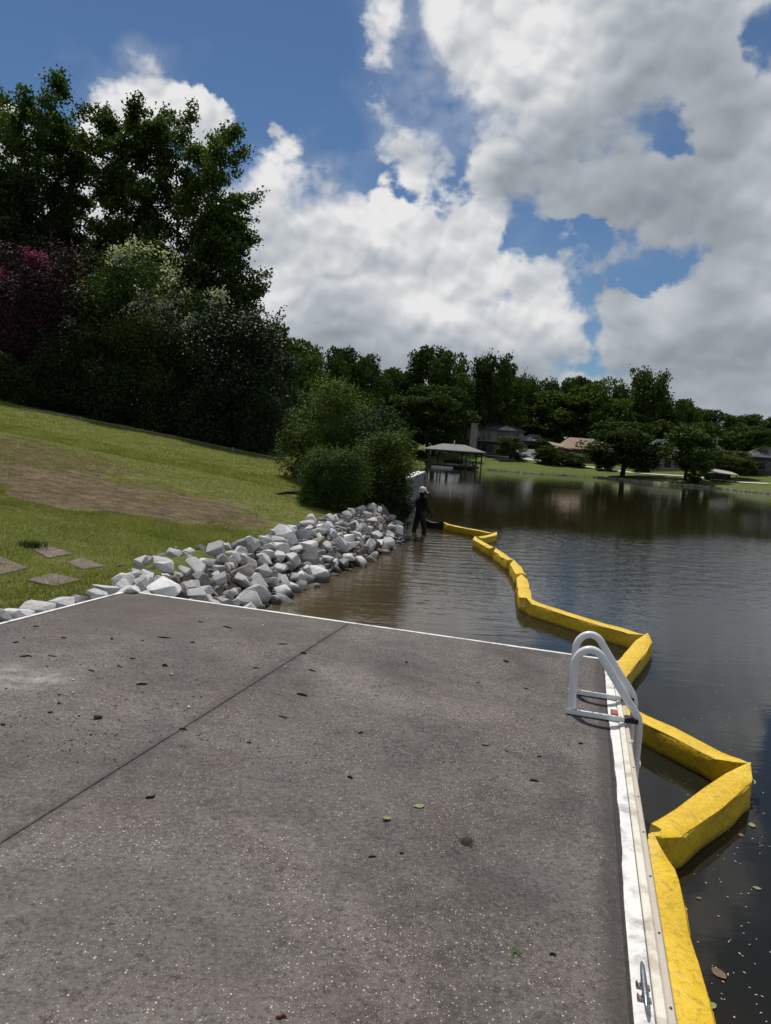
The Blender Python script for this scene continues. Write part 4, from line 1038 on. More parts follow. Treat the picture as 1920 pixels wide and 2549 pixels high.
far_tree('spreading dark tree on the far lawn shading the grass', 1558, 1050, 125, 165, 'crown', 'leaf_far_dark', 'lawn_tree', 'trees standing on the far lawn')
far_tree('bright green tree near the water on the far lawn', 1716, 1062, 117, 118, 'crown', 'leaf_bush', 'lawn_tree', 'trees standing on the far lawn')
far_tree('small olive tree right of the bright green lawn tree', 1822, 1120, 122, 90, 'crown', 'leaf_olive', 'lawn_tree', 'trees standing on the far lawn')
SHR = [(1272, 1086, 146, 66, 'leaf_bush', 'round shrub before the two storey house'), (1372, 1108, 142, 66, 'leaf_far_dark', 'dark round shrub right of the parked cars'), (1352, 1118, 141, 40, 'leaf_far', 'small shrub beside the dark round shrub'),
       (1430, 1126, 142, 58, 'leaf_bright', 'yellow green mounded shrub under the brown roof'), (1508, 1130, 138, 46, 'leaf_far_dark', 'dark shrub at the right end of the brown roofed house'), (1745, 1150, 113, 50, 'leaf_far', 'small shrub right of the bright lawn tree trunk'),
       (1600, 1135, 134, 40, 'leaf_far_dark', 'dark shrub left of the white walled house'), (1862, 1140, 128, 60, 'leaf_far_dark', 'dark shrub right of the low boat shed'), (1040, 1118, 131, 44, 'leaf_far', 'shrubs on the bank left of the boathouse'), (1900, 1110, 132, 60, 'leaf_far_dark', 'dark shrub at the right picture edge')]
for px, tp, Y, w, m, lab in SHR: far_tree(lab, px, tp, Y, w, 'full', m, 'far_shrub', 'shrubs around the far houses', 'shrub')

# ------------------------------------------------------------------ seawall beyond the bushes
sw = empty('seawall', (1.2, 36.0, 0.0)); tag(sw, 'white capped concrete seawall corner behind the bushes', 'wall')
WL = [np.array(p, float) for p in ((0.05, 26.0), (0.92, 34.0), (2.2, 46.4), (-6.0, 47.8))]
for p, q in zip(WL[:-1], WL[1:]):
    t = (q-p)/np.linalg.norm(q-p); n = np.array([-t[1], t[0]]); L = np.linalg.norm(q-p)
    a = math.atan2(t[1], t[0])
    c = (p+q)/2+n*0.16; MB().box((c[0], c[1], 0.29), (L+0.30, 0.30, 1.86), rz=a).build('wall_face', MATS['concrete_grey'], sw, world=True)  # grey colour stands in for shade on the wall's lake side
    k = 6 if L > 10 else 4
    for i in range(k):
        e = p+(q-p)*(i+0.5)/k+n*0.25
        MB().box((e[0], e[1], 1.27), (L/k-0.012, 0.56, 0.10), rz=a).build('cap_stone', MATS['seawall_white'], sw, bevel=0.012, world=True)

# ------------------------------------------------------------------ far shore
def hit(px, py, y0=100.0, y1=230.0):
    """point where the sight line through a spot of the photograph meets the far ground"""
    d = ray(px, py); prev = None
    for Y in np.arange(y0, y1, 0.5):
        p = CAM+d*(Y/d[1])
        if p[2] <= gz(p[0], p[1]): return p
    return CAM+d*(y1/d[1])
def ribbon(name, pts, w, dz, mat, label):
    mb = MB(); pts = [np.array(p[:2]) for p in pts]
    fine = []
    for a, b in zip(pts[:-1], pts[1:]):
        for k in range(8): fine.append(a+(b-a)*k/8)
    fine.append(pts[-1])
    for i, p in enumerate(fine):
        t = fine[min(i+1, len(fine)-1)]-fine[max(i-1, 0)]; t /= np.linalg.norm(t); n = np.array([-t[1], t[0]])
        for s_ in (-1, 1):
            q = p+n*s_*w/2; mb.v.append((q[0], q[1], gz(*q)+dz))
    for i in range(len(fine)-1): mb.f.append((2*i, 2*i+1, 2*i+3, 2*i+2))
    return tag(mb.build(name, MATS[mat]), label, None, kind='structure')
ribbon('path', [hit(*p) for p in ((1165, 1128.5), (1207, 1133), (1300, 1144), (1400, 1155.5), (1500, 1167), (1650, 1183), (1780, 1195), (1914, 1205.5))], 1.5, 0.10, 'concrete_pale', 'pale footpath across the far lawn')
def patch(name, pts, dz, mat, label):
    q = [hit(*p) for p in pts]; mb = MB().add([(a, b, gz(a, b)+dz) for a, b, _ in q], [tuple(range(len(q)))])
    return tag(mb.build(name, MATS[mat]), label, None, kind='structure')
patch('driveway', [(1285, 1139), (1335, 1138), (1342, 1147), (1300, 1143.5)], 0.14, 'concrete_pale', 'pale driveway below the parked cars')
patch('boat_ramp', [(1032, 1133), (1056, 1126), (1112, 1123), (1125, 1126), (1090, 1131), (1060, 1133)], 0.12, 'concrete_pale', 'pale concrete apron behind the boathouse')
# stones along the far waterline
sp = []; P = np.array(SHORE[15:22], float)
for a, b in zip(P[:-1], P[1:]):
    L = np.linalg.norm(b-a)
    for _ in range(int(L*16)):
        q = a+(b-a)*rg.random(); n = np.array([-(b-a)[1], (b-a)[0]])/L
        if n[1] < 0: n = -n
        q = q+n*rg.uniform(-0.05, 0.45); sp.append((q[0], q[1], max(0.02, gz(*q)*0.8), rg.uniform(0.05, 0.15)))
tag(link_mesh('shore_stones', rubble('shore_stones', sp, None), MATS['stone_chimney']), 'band of small pale stones along the far waterline', 'stones', kind='stuff')

# boathouse
bh = empty('boathouse', (11.0, 125.0, 0.0)); tag(bh, 'open boathouse with grey hipped roof on dark posts over the water', 'boathouse')
xl = world_at(1067, 1140, 122)[0]; xr = world_at(1199, 1145, 122)[0]; y0, y1 = 122.0, 129.5
def hip(mb, x0, x1, ya, yb, z0, z1, run, thick=0.18):
    ym = (ya+yb)/2
    v = [(x0, ya, z0), (x1, ya, z0), (x1, yb, z0), (x0, yb, z0), (x0+run, ym, z1), (x1-run, ym, z1)]
    w = [(a, b, c-thick) for a, b, c in v[:4]]
    return mb.add(v+w, [(0, 1, 5, 4), (1, 2, 5), (2, 3, 4, 5), (3, 0, 4), (6, 7, 1, 0), (7, 8, 2, 1), (8, 9, 3, 2), (9, 6, 0, 3), (9, 8, 7, 6)])
hip(MB(), xl-0.7, xr+0.6, y0-0.6, y1+0.6, 2.85, 3.85, 3.0).build('roof', MATS['roof_grey'], bh, world=True)
MB().tube([((xl+xr)/2, 125.7, 3.9), ((xl+xr)/2, 125.7, 4.45)], 0.09, 8).build('roof_vent', MATS['white_gloss'], bh, world=True)
for yy in (y0, y1):
    for fx in (0.0, 0.24, 0.71, 1.0):
        x = xl+(xr-xl)*fx
        po = MB().box((x, yy, 1.15), (0.20, 0.20, 3.4)).build('post', MATS['wood_dark'], bh, world=True)
        for s_ in (-1, 1):
            if 0 <= fx+s_*0.1 <= 1:
                MB().tube([(x, yy, 2.05), (x+s_*0.6, yy, 2.68)], 0.06, 5).build('brace', MATS['wood_dark'], bh, world=True)
for yy in (y0, y1): MB().box(((xl+xr)/2, yy, 2.58), (xr-xl+0.3, 0.16, 0.18)).build('beam', MATS['wood_dark'], bh, world=True)
for i in range(14):
    yy = y0+2.2+i*0.42
    MB().box(((xl+xr)/2+0.3, yy, 0.50), (xr-xl-0.8, 0.40, 0.06)).build('deck_board', MATS['wood_grey'], bh, world=True)
MB().box(((xl+xr)/2+0.3, y0+2.0, 0.32), (xr-xl-0.8, 0.12, 0.30)).build('deck_fascia', MATS['wood_dark'], bh, world=True)
wd = empty('waterside_walkway', (xl-2, 123.4, 0.0)); tag(wd, 'low dark wooden walkway left of the boathouse', 'walkway')
for i in range(9): MB().box((xl-0.5-i*0.62, 123.3+0.02*i, 0.34), (0.58, 1.3, 0.08)).build('plank', MATS['wood_dark'], wd, world=True)
MB().box((xl-3.0, 122.7, 0.12), (5.6, 0.12, 0.4)).build('fascia', MATS['wood_dark'], wd, world=True)
# things under the boathouse roof
fl = empty('white_float', (xl+2.0, 121.6, 0.05)); tag(fl, 'white low float on the water before the boathouse', 'float')
mb = MB(); pr = [(-1.7, 0.05), (-1.5, 0.32), (-0.4, 0.42), (0.7, 0.40), (1.4, 0.25), (1.75, 0.03)]
mb.prism([(xl+2.2+a, 121.6+b) for a, b in pr]+[(xl+2.2+a, 121.6-b) for a, b in pr[::-1]], 0.03, 0.20)
mb.build('hull', MATS['white_gloss'], fl, bevel=0.03, world=True)
mb = MB().prism([(xl+2.0+a*0.5, 121.6+b*0.6) for a, b in pr]+[(xl+2.0+a*0.5, 121.6-b*0.6) for a, b in pr[::-1]], 0.201, 0.26); mb.build('deck_pad', MATS['siding_pale'], fl, world=True)
bl = empty('covered_boat', (xl+4.3, 126.3, 0.55)); tag(bl, 'dark covered boat standing under the boathouse roof', 'boat')
mb = MB(); rings = []
for k, (a, w, h) in enumerate(((-1.6, 0.65, 0.45), (-1.2, 0.75, 0.5), (-0.3, 0.8, 0.7), (0.4, 0.75, 0.75), (1.0, 0.55, 0.6), (1.6, 0.12, 0.5))):
    for u, v in ((-0.35, 0.0), (-1, 0.45), (-0.95, 0.62), (-0.4, 1.0), (0.4, 1.0), (0.95, 0.62), (1, 0.45), (0.35, 0.0)): mb.v.append((xl+4.3+a, 126.3+u*w, 0.75+v*h))
for k in range(5):
    for j in range(8): mb.f.append((k*8+j, k*8+(j+1) % 8, k*8+8+(j+1) % 8, k*8+8+j))
mb.f += [tuple(range(8)), tuple(range(40, 48))]
mb.build('cover', MATS['roof_dark'], bl, smooth=40, world=True)
for a in (-1.3, 1.0): MB().box((xl+4.3+a, 126.3, 0.65), (0.15, 1.4, 0.24)).build('bunk', MATS['wood_dark'], bl, world=True)
bx = empty('deck_box', (xr-2.0, y0+2.9, 0.53)); tag(bx, 'low pale deck box beside the right boathouse posts', 'box')
MB().box((xr-2.0, y0+2.9, 0.78), (1.3, 0.6, 0.5)).build('body', MATS['wood_grey'], bx, bevel=0.02, world=True)
MB().box((xr-2.0, y0+2.9, 1.06), (1.38, 0.68, 0.06)).build('lid', MATS['siding_pale'], bx, bevel=0.015, world=True)
ty = empty('dock_bumper', (xr-0.8, y0+2.6, 0.53)); tag(ty, 'black tyre bumper at the right end of the boathouse deck', 'tyre')
mb = MB(); mb.tube([(xr-0.8+0.32*math.cos(t), y0+2.6, 0.93+0.32*math.sin(t)) for t in np.linspace(0, 6.283, 17)], 0.12, 8, cap=False); mb.build('tread', MATS['tyre'], ty, smooth=60, world=True)
# swing bench right of the boathouse
p = hit(1220, 1146); bn = empty('garden_swing', tuple(p)); tag(bn, 'dark garden swing frame on grass right of the boathouse', 'swing')
for s_ in (-1, 1):
    for k in (-1, 1): MB().tube([(p[0]+s_*0.85, p[1]+k*0.5, p[2]-0.05), (p[0]+s_*0.8, p[1], p[2]+1.25)], 0.035, 6).build('leg', MATS['wood_dark'], bn, world=True)
MB().tube([(p[0]-0.9, p[1], p[2]+1.25), (p[0]+0.9, p[1], p[2]+1.25)], 0.04, 6).build('crossbar', MATS['wood_dark'], bn, world=True)
MB().box((p[0], p[1], p[2]+0.4), (1.3, 0.45, 0.06)).build('seat', MATS['wood_dark'], bn, world=True)
MB().box((p[0], p[1]+0.25, p[2]+0.65), (1.3, 0.05, 0.4)).build('backrest', MATS['wood_dark'], bn, world=True)
p = hit(1262, 1150); fp = empty('fire_pit_wall', tuple(p)); tag(fp, 'long low dark stone wall on the far lawn', 'wall')
for i in range(6): MB().box((p[0]-1.25+i*0.5, p[1], p[2]+0.25), (0.47, 0.6, 0.62)).build('stone', MATS['roof_dark'], fp, bevel=0.03, world=True)

# houses
def house(name, label, cx, cy, z, w, d, h, wall, roof, rh, over=0.5, run=None, windows=(), gable=False, extra=None, floor2=None):
    o = empty(name, (cx, cy, z)); tag(o, label, 'house')
    MB().box((cx, cy, z+h/2-0.4), (w, d, h+0.8)).build('wall', MATS[wall], o, world=True)
    if floor2:
        MB().box((cx, cy-0.02, z+h*0.76), (w+0.06, d+0.06, h*0.46)).build('upper_wall', MATS[floor2], o, world=True)
    x0, x1, ya, yb = cx-w/2-over, cx+w/2+over, cy-d/2-over, cy+d/2+over
    hip(MB(), x0, x1, ya, yb, z+h+0.1, z+h+rh, 0.02 if gable else (run or d/2)).build('roof', MATS[roof], o, world=True)
    for (wx, wz, ww, wh, kind) in windows:
        yy = cy-d/2-(0.06 if floor2 else 0.0)
        f = MB().box((cx+wx, yy-0.02, z+wz), (ww+0.16, 0.10, wh+0.16)).build('door' if kind == 'd' else 'window', MATS['siding_pale' if kind != 'g' else 'siding_grey'], o, world=True)
        pn = MB().box((cx+wx, yy-0.06, z+wz), (ww, 0.06, wh)).build('pane', MATS['window_dark'], f); pn.location = [-v for v in o.location]
        if kind == 'w' and ww > 0.9:
            mn = MB().box((cx+wx, yy-0.10, z+wz), (0.06, 0.03, wh)).build('mullion', MATS['siding_pale'], f); mn.location = [-v for v in o.location]
    return o
hp = world_at(1228, 1120, 162); hz = gz(hp[0], 162)
h1 = house('two_storey_house', 'two storey house with pale upper walls and balcony behind boathouse', hp[0], 164, hz, 11.5, 8, 5.0, 'siding_grey', 'roof_dark', 1.9, floor2='siding_pale',
           windows=((-2.6, 3.9, 0.9, 1.5, 'w'), (-1.3, 3.9, 0.8, 1.5, 'w'), (1.0, 3.9, 1.0, 1.6, 'w'), (2.4, 3.9, 1.0, 1.6, 'w'), (4.2, 3.9, 1.2, 1.5, 'w'), (-2.2, 1.3, 1.4, 1.6, 'w'), (1.4, 1.1, 2.2, 2.0, 'd')))
MB().box((hp[0], 159.5, hz+2.65), (9.0, 1.2, 0.14)).build('balcony', MATS['siding_pale'], h1, world=True)
for i in range(9): MB().box((hp[0]-4.3+i*1.07, 158.98, hz+3.1), (0.07, 0.07, 0.8)).build('baluster', MATS['siding_pale'], h1, world=True)
MB().box((hp[0]-4.6, 159.4, hz+2.9), (1.5, 1.0, 6.2)).build('chimney', MATS['stone_chimney'], h1, bevel=0.04, world=True)
MB().box((hp[0]-4.6, 159.4, hz+6.08), (1.7, 1.2, 0.2)).build('chimney_cap', MATS['stone_chimney'], h1, world=True)
hip(MB(), hp[0]+0.4, hp[0]+4.4, 159.6, 163.5, hz+5.15, hz+6.2, 1.8).build('dormer_roof', MATS['roof_pale'], h1, world=True)
hp = world_at(1332, 1120, 165); hz = gz(hp[0], 165)
house('garage_wing', 'grey garage with pale roof edge behind the parked cars', hp[0], 168, hz, 6.6, 6, 3.3, 'siding_grey', 'roof_pale', 1.5, windows=((1.6, 1.7, 1.0, 1.3, 'g'), (-1.5, 1.2, 2.6, 2.2, 'g')))
hp = world_at(1462, 1120, 152); hz = gz(hp[0], 152)
h2 = house('brown_roofed_house', 'low dark brick house with large light brown hipped roof', hp[0], 155, hz, 9.4, 8, 2.5, 'brick_dark', 'roof_brown', 2.3, run=2.2, windows=((-2.3, 1.2, 0.35, 2.0, 'w'), (-1.6, 1.2, 0.35, 2.0, 'w'), (-0.9, 1.2, 0.5, 2.0, 'd'), (2.2, 1.4, 1.6, 1.2, 'w')))
MB().add([(hp[0]-7.2, 150.2, hz+3.0), (hp[0]-3.4, 150.0, hz+2.35), (hp[0]-3.4, 155, hz+3.2), (hp[0]-7.2, 155, hz+3.7), (hp[0]-7.2, 150.2, hz+2.85), (hp[0]-3.4, 150.0, hz+2.2), (hp[0]-3.4, 155, hz+3.05), (hp[0]-7.2, 155, hz+3.55)],
         [(0, 1, 2, 3), (7, 6, 5, 4), (0, 4, 5, 1), (1, 5, 6, 2), (2, 6, 7, 3), (3, 7, 4, 0)]).build('porch_roof', MATS['roof_brown'], h2, world=True)
for xx in (-7.0, -3.8): MB().box((hp[0]+xx, 150.5, hz+1.2), (0.15, 0.15, 2.9)).build('porch_post', MATS['wood_dark'], h2, world=True)
hp = world_at(1648, 1140, 138); hz = gz(hp[0], 138)
h3 = house('white_walled_house', 'white walled house on pale brick base behind the lawn trees', hp[0]+0.6, 141, hz, 6.6, 6, 2.7, 'siding_pale', 'roof_dark', 3.0, windows=((-1.6, 1.4, 1.0, 1.7, 'w'), (0.5, 1.4, 1.1, 1.7, 'w'), (2.2, 1.4, 0.8, 1.7, 'w')))
MB().box((hp[0]+0.6, 137.6, hz+0.2), (7.2, 0.8, 0.9)).build('brick_base', MATS['brick_pale'], h3, world=True)
MB().box((hp[0]+0.6, 137.7, hz+2.75), (7.0, 0.5, 0.22)).build('fascia', MATS['siding_pale'], h3, world=True)
hp = world_at(1800, 1180, 117); hz = gz(hp[0], 117)
sh = empty('boat_shed', (hp[0], 118, hz)); tag(sh, 'low open shed with pale flat roof near the water', 'shed')
MB().add([(hp[0]-1.9, 116, hz+1.35), (hp[0]+1.9, 116, hz+1.20), (hp[0]+1.9, 119.5, hz+1.75), (hp[0]-1.9, 119.5, hz+1.9), (hp[0]-1.9, 116, hz+1.25), (hp[0]+1.9, 116, hz+1.10), (hp[0]+1.9, 119.5, hz+1.65), (hp[0]-1.9, 119.5, hz+1.8)],
         [(0, 1, 2, 3), (7, 6, 5, 4), (0, 4, 5, 1), (1, 5, 6, 2), (2, 6, 7, 3), (3, 7, 4, 0)]).build('roof', MATS['roof_pale'], sh, world=True)
for xx, yy in ((-1.7, 116.2), (1.7, 116.2), (-1.7, 119.2), (1.7, 119.2), (0, 116.2)): MB().box((hp[0]+xx, yy, hz+0.5), (0.13, 0.13, 1.3)).build('post', MATS['wood_dark'], sh, world=True)
MB().box((hp[0], 119.3, hz+0.6), (3.4, 0.08, 1.2)).build('back_wall', MATS['wood_dark'], sh, world=True)
hp = world_at(1912, 1170, 128); hz = gz(hp[0], 128)
house('shaded_house', 'dark house with pale trim at the right picture edge', hp[0]+1.2, 132, hz, 6.5, 6, 2.9, 'siding_grey', 'roof_dark', 1.8, windows=((-2.2, 1.5, 0.8, 1.3, 'w'), (-0.7, 1.5, 0.8, 1.3, 'w'), (1.5, 1.2, 1.0, 1.9, 'd')))
# lamp post and utility pole
p = hit(1398, 1149); lp = empty('lamp_post', tuple(p)); tag(lp, 'thin lamp post before the brown roofed house', 'lamp')
MB().tube([(p[0], p[1], p[2]-0.1), (p[0], p[1], p[2]+2.5)], [0.05, 0.04], 8).build('pole', MATS['metal_grey'], lp, world=True)
MB().tube([(p[0], p[1], p[2]+2.5), (p[0], p[1], p[2]+2.55), (p[0], p[1], p[2]+2.8), (p[0], p[1], p[2]+2.95)], [0.06, 0.13, 0.16, 0.03], 8).build('lantern', MATS['siding_pale'], lp, world=True)
q = world_at(1780, 1150, 132); z = gz(q[0], 132); up = empty('utility_pole', (q[0], 132, z)); tag(up, 'pale utility pole between the right hand trees', 'pole')
MB().tube([(q[0], 132, z-0.2), (q[0], 132, z+6.2)], [0.13, 0.10], 8).build('pole', MATS['roof_pale'], up, world=True)
MB().box((q[0], 131.9, z+5.7), (1.6, 0.10, 0.12)).build('crossarm', MATS['roof_pale'], up, world=True)

# parked cars
def car(name, label, px, py, Y, L, H, rz, van=False):
    w_ = world_at(px, py, Y); z = gz(w_[0], Y)+0.12
    o = empty(name, (w_[0], Y, z), rz); tag(o, label, 'car', 'cars parked by the garage')
    hw = 0.92
    side = [(-L/2, 0.35), (-L/2, 0.95), (-L/2+0.08, 1.05), (-L/2+0.35, H-0.08), (-L/2+0.6, H), (L*0.12, H), (L*0.20, H-0.06), (L*0.31, 1.08), (L/2-0.12, 0.92), (L/2, 0.75), (L/2, 0.35)] if van else \
           [(-L/2, 0.35), (-L/2, 0.9), (-L/2+0.15, 1.02), (-L/2+0.45, H-0.05), (-L/2+0.8, H), (L*0.06, H), (L*0.22, 1.05), (L/2-0.2, 0.9), (L/2, 0.72), (L/2, 0.35)]
    mb = MB(); n = len(side)
    for s_, k in ((-1, 1.0), (1, 1.0)):
        for a, b in side: mb.v.append((a, s_*(hw-(0.14 if b > 1.1 else 0)), b))
    mb.f += [tuple(range(n)), tuple(range(n, 2*n))[::-1]]+[(i, (i+1) % n, n+(i+1) % n, n+i) for i in range(n)]
    mb.build('body', MATS['car_white'], o, bevel=0.03)
    for s_ in (-1, 1):
        for a0, a1 in ((-L/2+0.62, -L*0.20), (-L*0.185, L*0.0), (L*0.012, L*0.15)):
            MB().add([(a0, s_*(hw-0.03), 1.06), (a1, s_*(hw-0.03), 1.06), (a1-0.05, s_*(hw-0.118), H-0.13), (a0+0.05, s_*(hw-0.118), H-0.13), (a0, s_*(hw-0.3), 1.06), (a1, s_*(hw-0.3), 1.06), (a1-0.05, s_*(hw-0.3), H-0.13), (a0+0.05, s_*(hw-0.3), H-0.13)],
                     [(0, 1, 2, 3), (4, 5, 6, 7), (0, 1, 5, 4), (2, 3, 7, 6), (1, 2, 6, 5), (0, 3, 7, 4)]).build('side_window', MATS['window_dark'], o)
        for a in (-L*0.30, L*0.31):
            wv = MB().tube([(a, s_*0.72, 0.34), (a, s_*0.95, 0.34)], 0.34, 18).build('wheel', MATS['tyre'], o, smooth=40)
            MB().tube([(a, s_*0.945, 0.34), (a, s_*0.965, 0.34)], 0.19, 12).build('rim', MATS['metal_grey'], wv, smooth=40)
        MB().box((L/2-0.03, s_*0.65, 0.74), (0.10, 0.34, 0.14)).build('headlight', MATS['siding_pale'], o)
    MB().box((L*0.25-0.12 if not van else L*0.265, 0, (1.06+H)/2-0.02), (0.05, 1.35, 0.40), M=Matrix.Rotation(-0.85, 3, 'Y')).build('windscreen', MATS['window_dark'], o)
    return o
car('parked_car', 'white sport utility car parked nearest the bare driveway', 1322, 1130, 152, 4.5, 1.70, R_(8), True)
car('parked_car', 'white pickup like car partly hidden behind the shrub', 1296, 1128, 156, 4.6, 1.6, R_(172))

# ------------------------------------------------------------------ wading person
def limbs(name, segs, voxel, mat, parent, smooth=2):
    """one continuous skin grown over tapered limb segments"""
    bm = bmesh.new()
    for p, q, r1, r2 in segs:
        p, q = Vector(p), Vector(q); d = q-p; n = max(2, int(d.length/(min(r1, r2)*0.45))+1)
        for i in range(n+1):
            t = i/n; c = p+d*t; r = r1+(r2-r1)*t
            bmesh.ops.create_icosphere(bm, subdivisions=2, radius=r, matrix=Matrix.Translation(c))
    me = bpy.data.meshes.new(name); bm.to_mesh(me); bm.free()
    o = bpy.data.objects.new(name, me); COL.objects.link(o)
    md = o.modifiers.new('skin', 'REMESH'); md.mode = 'VOXEL'; md.voxel_size = voxel; md.use_smooth_shade = True
    sm = o.modifiers.new('smooth', 'SMOOTH'); sm.factor = 0.5; sm.iterations = smooth
    dg = bpy.context.evaluated_depsgraph_get(); ev = o.evaluated_get(dg)
    out = bpy.data.meshes.new_from_object(ev); bpy.data.objects.remove(o); bpy.data.meshes.remove(me)
    out.name = name; out.materials.clear(); out.shade_smooth()
    return link_mesh(name, out, mat, parent)
per = empty('person', (1.10, 24.2, -0.36), R_(28))
tag(per, 'person in black clothes and white cap wading at the boom end', 'person')
hipL, hipR = (0.0, 0.10, 0.93), (0.0, -0.10, 0.93)
kL, kR = (-0.07, 0.15, 0.50), (0.10, -0.13, 0.51); aL, aR = (-0.16, 0.17, 0.09), (0.12, -0.15, 0.09)
shL, shR = (0.02, 0.20, 1.45), (0.02, -0.20, 1.45); eL, eR = (0.03, 0.31, 1.18), (0.04, -0.29, 1.17); wL, wR = (0.25, 0.20, 1.08), (0.27, -0.14, 1.07)
def hand(w, sgn):
    w = Vector(w); f = Vector((0.9, -0.15*sgn, -0.25)).normalized(); side = Vector((0.0, 0.55*sgn, -0.83)).normalized()*1.0
    out = [(w, w+f*0.05, 0.026, 0.033), (w+f*0.05, w+f*0.09, 0.033, 0.030)]
    for k, ln in enumerate((0.075, 0.085, 0.08, 0.062)):
        b = w+f*0.09+side*(0.027-0.018*k); m = b+f*ln*0.55+Vector((0, -0.012*sgn, -0.01)); e = m+f*ln*0.25+Vector((0, -0.02*sgn, -0.03))
        out += [(b, m, 0.0095, 0.009), (m, e, 0.009, 0.008)]
    b = w+f*0.045+side*0.028; m = b+side*0.025+f*0.03; out += [(b, m, 0.012, 0.0105), (m, m+f*0.032-side*0.008, 0.0105, 0.009)]
    return out
body = [((0, 0, 0.95), (0, 0, 1.12), 0.135, 0.125), ((0, 0, 1.12), (0.02, 0, 1.36), 0.125, 0.145), ((0.02, 0.08, 1.40), (0.02, -0.08, 1.40), 0.10, 0.10), (shL, shR, 0.062, 0.062), ((0.02, 0, 1.44), (0.045, 0, 1.56), 0.060, 0.055),
        ((0.05, 0, 1.63), (0.045, 0, 1.69), 0.085, 0.092), ((0.075, 0, 1.585), (0.085, 0, 1.63), 0.052, 0.070), ((0.135, 0, 1.655), (0.160, 0, 1.625), 0.012, 0.017), ((0.125, 0.03, 1.672), (0.125, -0.03, 1.672), 0.018, 0.018), ((0.130, 0.022, 1.588), (0.130, -0.022, 1.588), 0.013, 0.013),
        ((0.04, 0.092, 1.655), (0.035, 0.095, 1.625), 0.016, 0.013), ((0.04, -0.092, 1.655), (0.035, -0.095, 1.625), 0.016, 0.013),
        (hipL, kL, 0.082, 0.056), (kL, aL, 0.055, 0.036), (hipR, kR, 0.082, 0.056), (kR, aR, 0.055, 0.036), (aL, (-0.02, 0.18, 0.04), 0.038, 0.030), (aR, (0.27, -0.16, 0.04), 0.038, 0.030),
        (shL, eL, 0.050, 0.038), (eL, wL, 0.038, 0.026), (shR, eR, 0.050, 0.038), (eR, wR, 0.038, 0.026)]+hand(wL, 1)+hand(wR, -1)
bd = limbs('body', body, 0.0085, MATS['skin_dark'], per, 2)
for s_ in (-1, 1):
    MB().tube([(0.136, s_*0.032, 1.652), (0.143, s_*0.032, 1.652)], [0.010, 0.006], 8).build('eye', MATS['window_dark'], bd, smooth=60)
limbs('jacket', [((0, 0, 0.90), (0, 0, 1.12), 0.165, 0.150), ((0, 0, 1.12), (0.02, 0, 1.36), 0.150, 0.168), ((0.02, 0.09, 1.40), (0.02, -0.09, 1.40), 0.122, 0.122), (shL, shR, 0.082, 0.082), ((0.02, 0, 1.44), (0.03, 0, 1.52), 0.078, 0.072), (shL, eL, 0.074, 0.058), (eL, wL, 0.058, 0.040), (shR, eR, 0.074, 0.058), (eR, wR, 0.058, 0.040)], 0.013, MATS['cloth_black'], per, 3)
limbs('waders', [((0, 0.05, 0.95), (0, -0.05, 0.95), 0.150, 0.150), (hipL, kL, 0.112, 0.082), (kL, aL, 0.080, 0.064), (hipR, kR, 0.112, 0.082), (kR, aR, 0.080, 0.064), (aL, (-0.01, 0.18, 0.05), 0.062, 0.048), (aR, (0.28, -0.16, 0.05), 0.062, 0.048)], 0.013, MATS['wader_black'], per, 3)
limbs('hair', [((0.02, 0, 1.62), (0.03, 0, 1.70), 0.092, 0.094), ((-0.02, 0, 1.58), (0.0, 0, 1.64), 0.06, 0.085)], 0.012, MATS['cloth_black'], per, 2)
cap = MB(); n = 20; rings = [(0.112, 1.672), (0.113, 1.70), (0.104, 1.745), (0.080, 1.782), (0.045, 1.802), (0.006, 1.808)]
for r, z in rings:
    for k in range(n):
        th = 2*math.pi*k/n; cap.v.append((0.040+r*1.06*math.cos(th), r*math.sin(th), z-0.010*math.cos(th)))
for i in range(len(rings)-1):
    for k in range(n): cap.f.append((i*n+k, i*n+(k+1) % n, (i+1)*n+(k+1) % n, (i+1)*n+k))
cp = cap.build('cap', MATS['cap_white'], per, smooth=60)
br = MB()
for j, (r, dz) in enumerate(((0.112, 0.0), (0.15, -0.012), (0.20, -0.036))):
    for k in range(9):
        th = R_(-58+116*k/8); rr = 0.112+(r-0.112)*math.cos(th*1.15); br.v.append((0.040+rr*1.06*math.cos(th), rr*math.sin(th), 1.668+dz-0.010))
for j in range(2):
    for k in range(8): br.f.append((j*9+k, j*9+k+1, j*9+9+k+1, j*9+9+k))
b_ = br.build('brim', MATS['cap_white'], cp, smooth=60); sd_ = b_.modifiers.new('thick', 'SOLIDIFY'); sd_.thickness = 0.006
fl_ = MB()
for j, (r, z) in enumerate(((0.113, 1.672), (0.125, 1.62))):
    for k in range(9):
        th = R_(110+140*k/8); fl_.v.append((0.040+r*1.06*math.cos(th), r*math.sin(th), z))
for k in range(8): fl_.f.append((k, k+1, 9+k+1, 9+k))
b_ = fl_.build('neck_flap', MATS['cap_white'], cp, smooth=60); sd_ = b_.modifiers.new('thick', 'SOLIDIFY'); sd_.thickness = 0.005

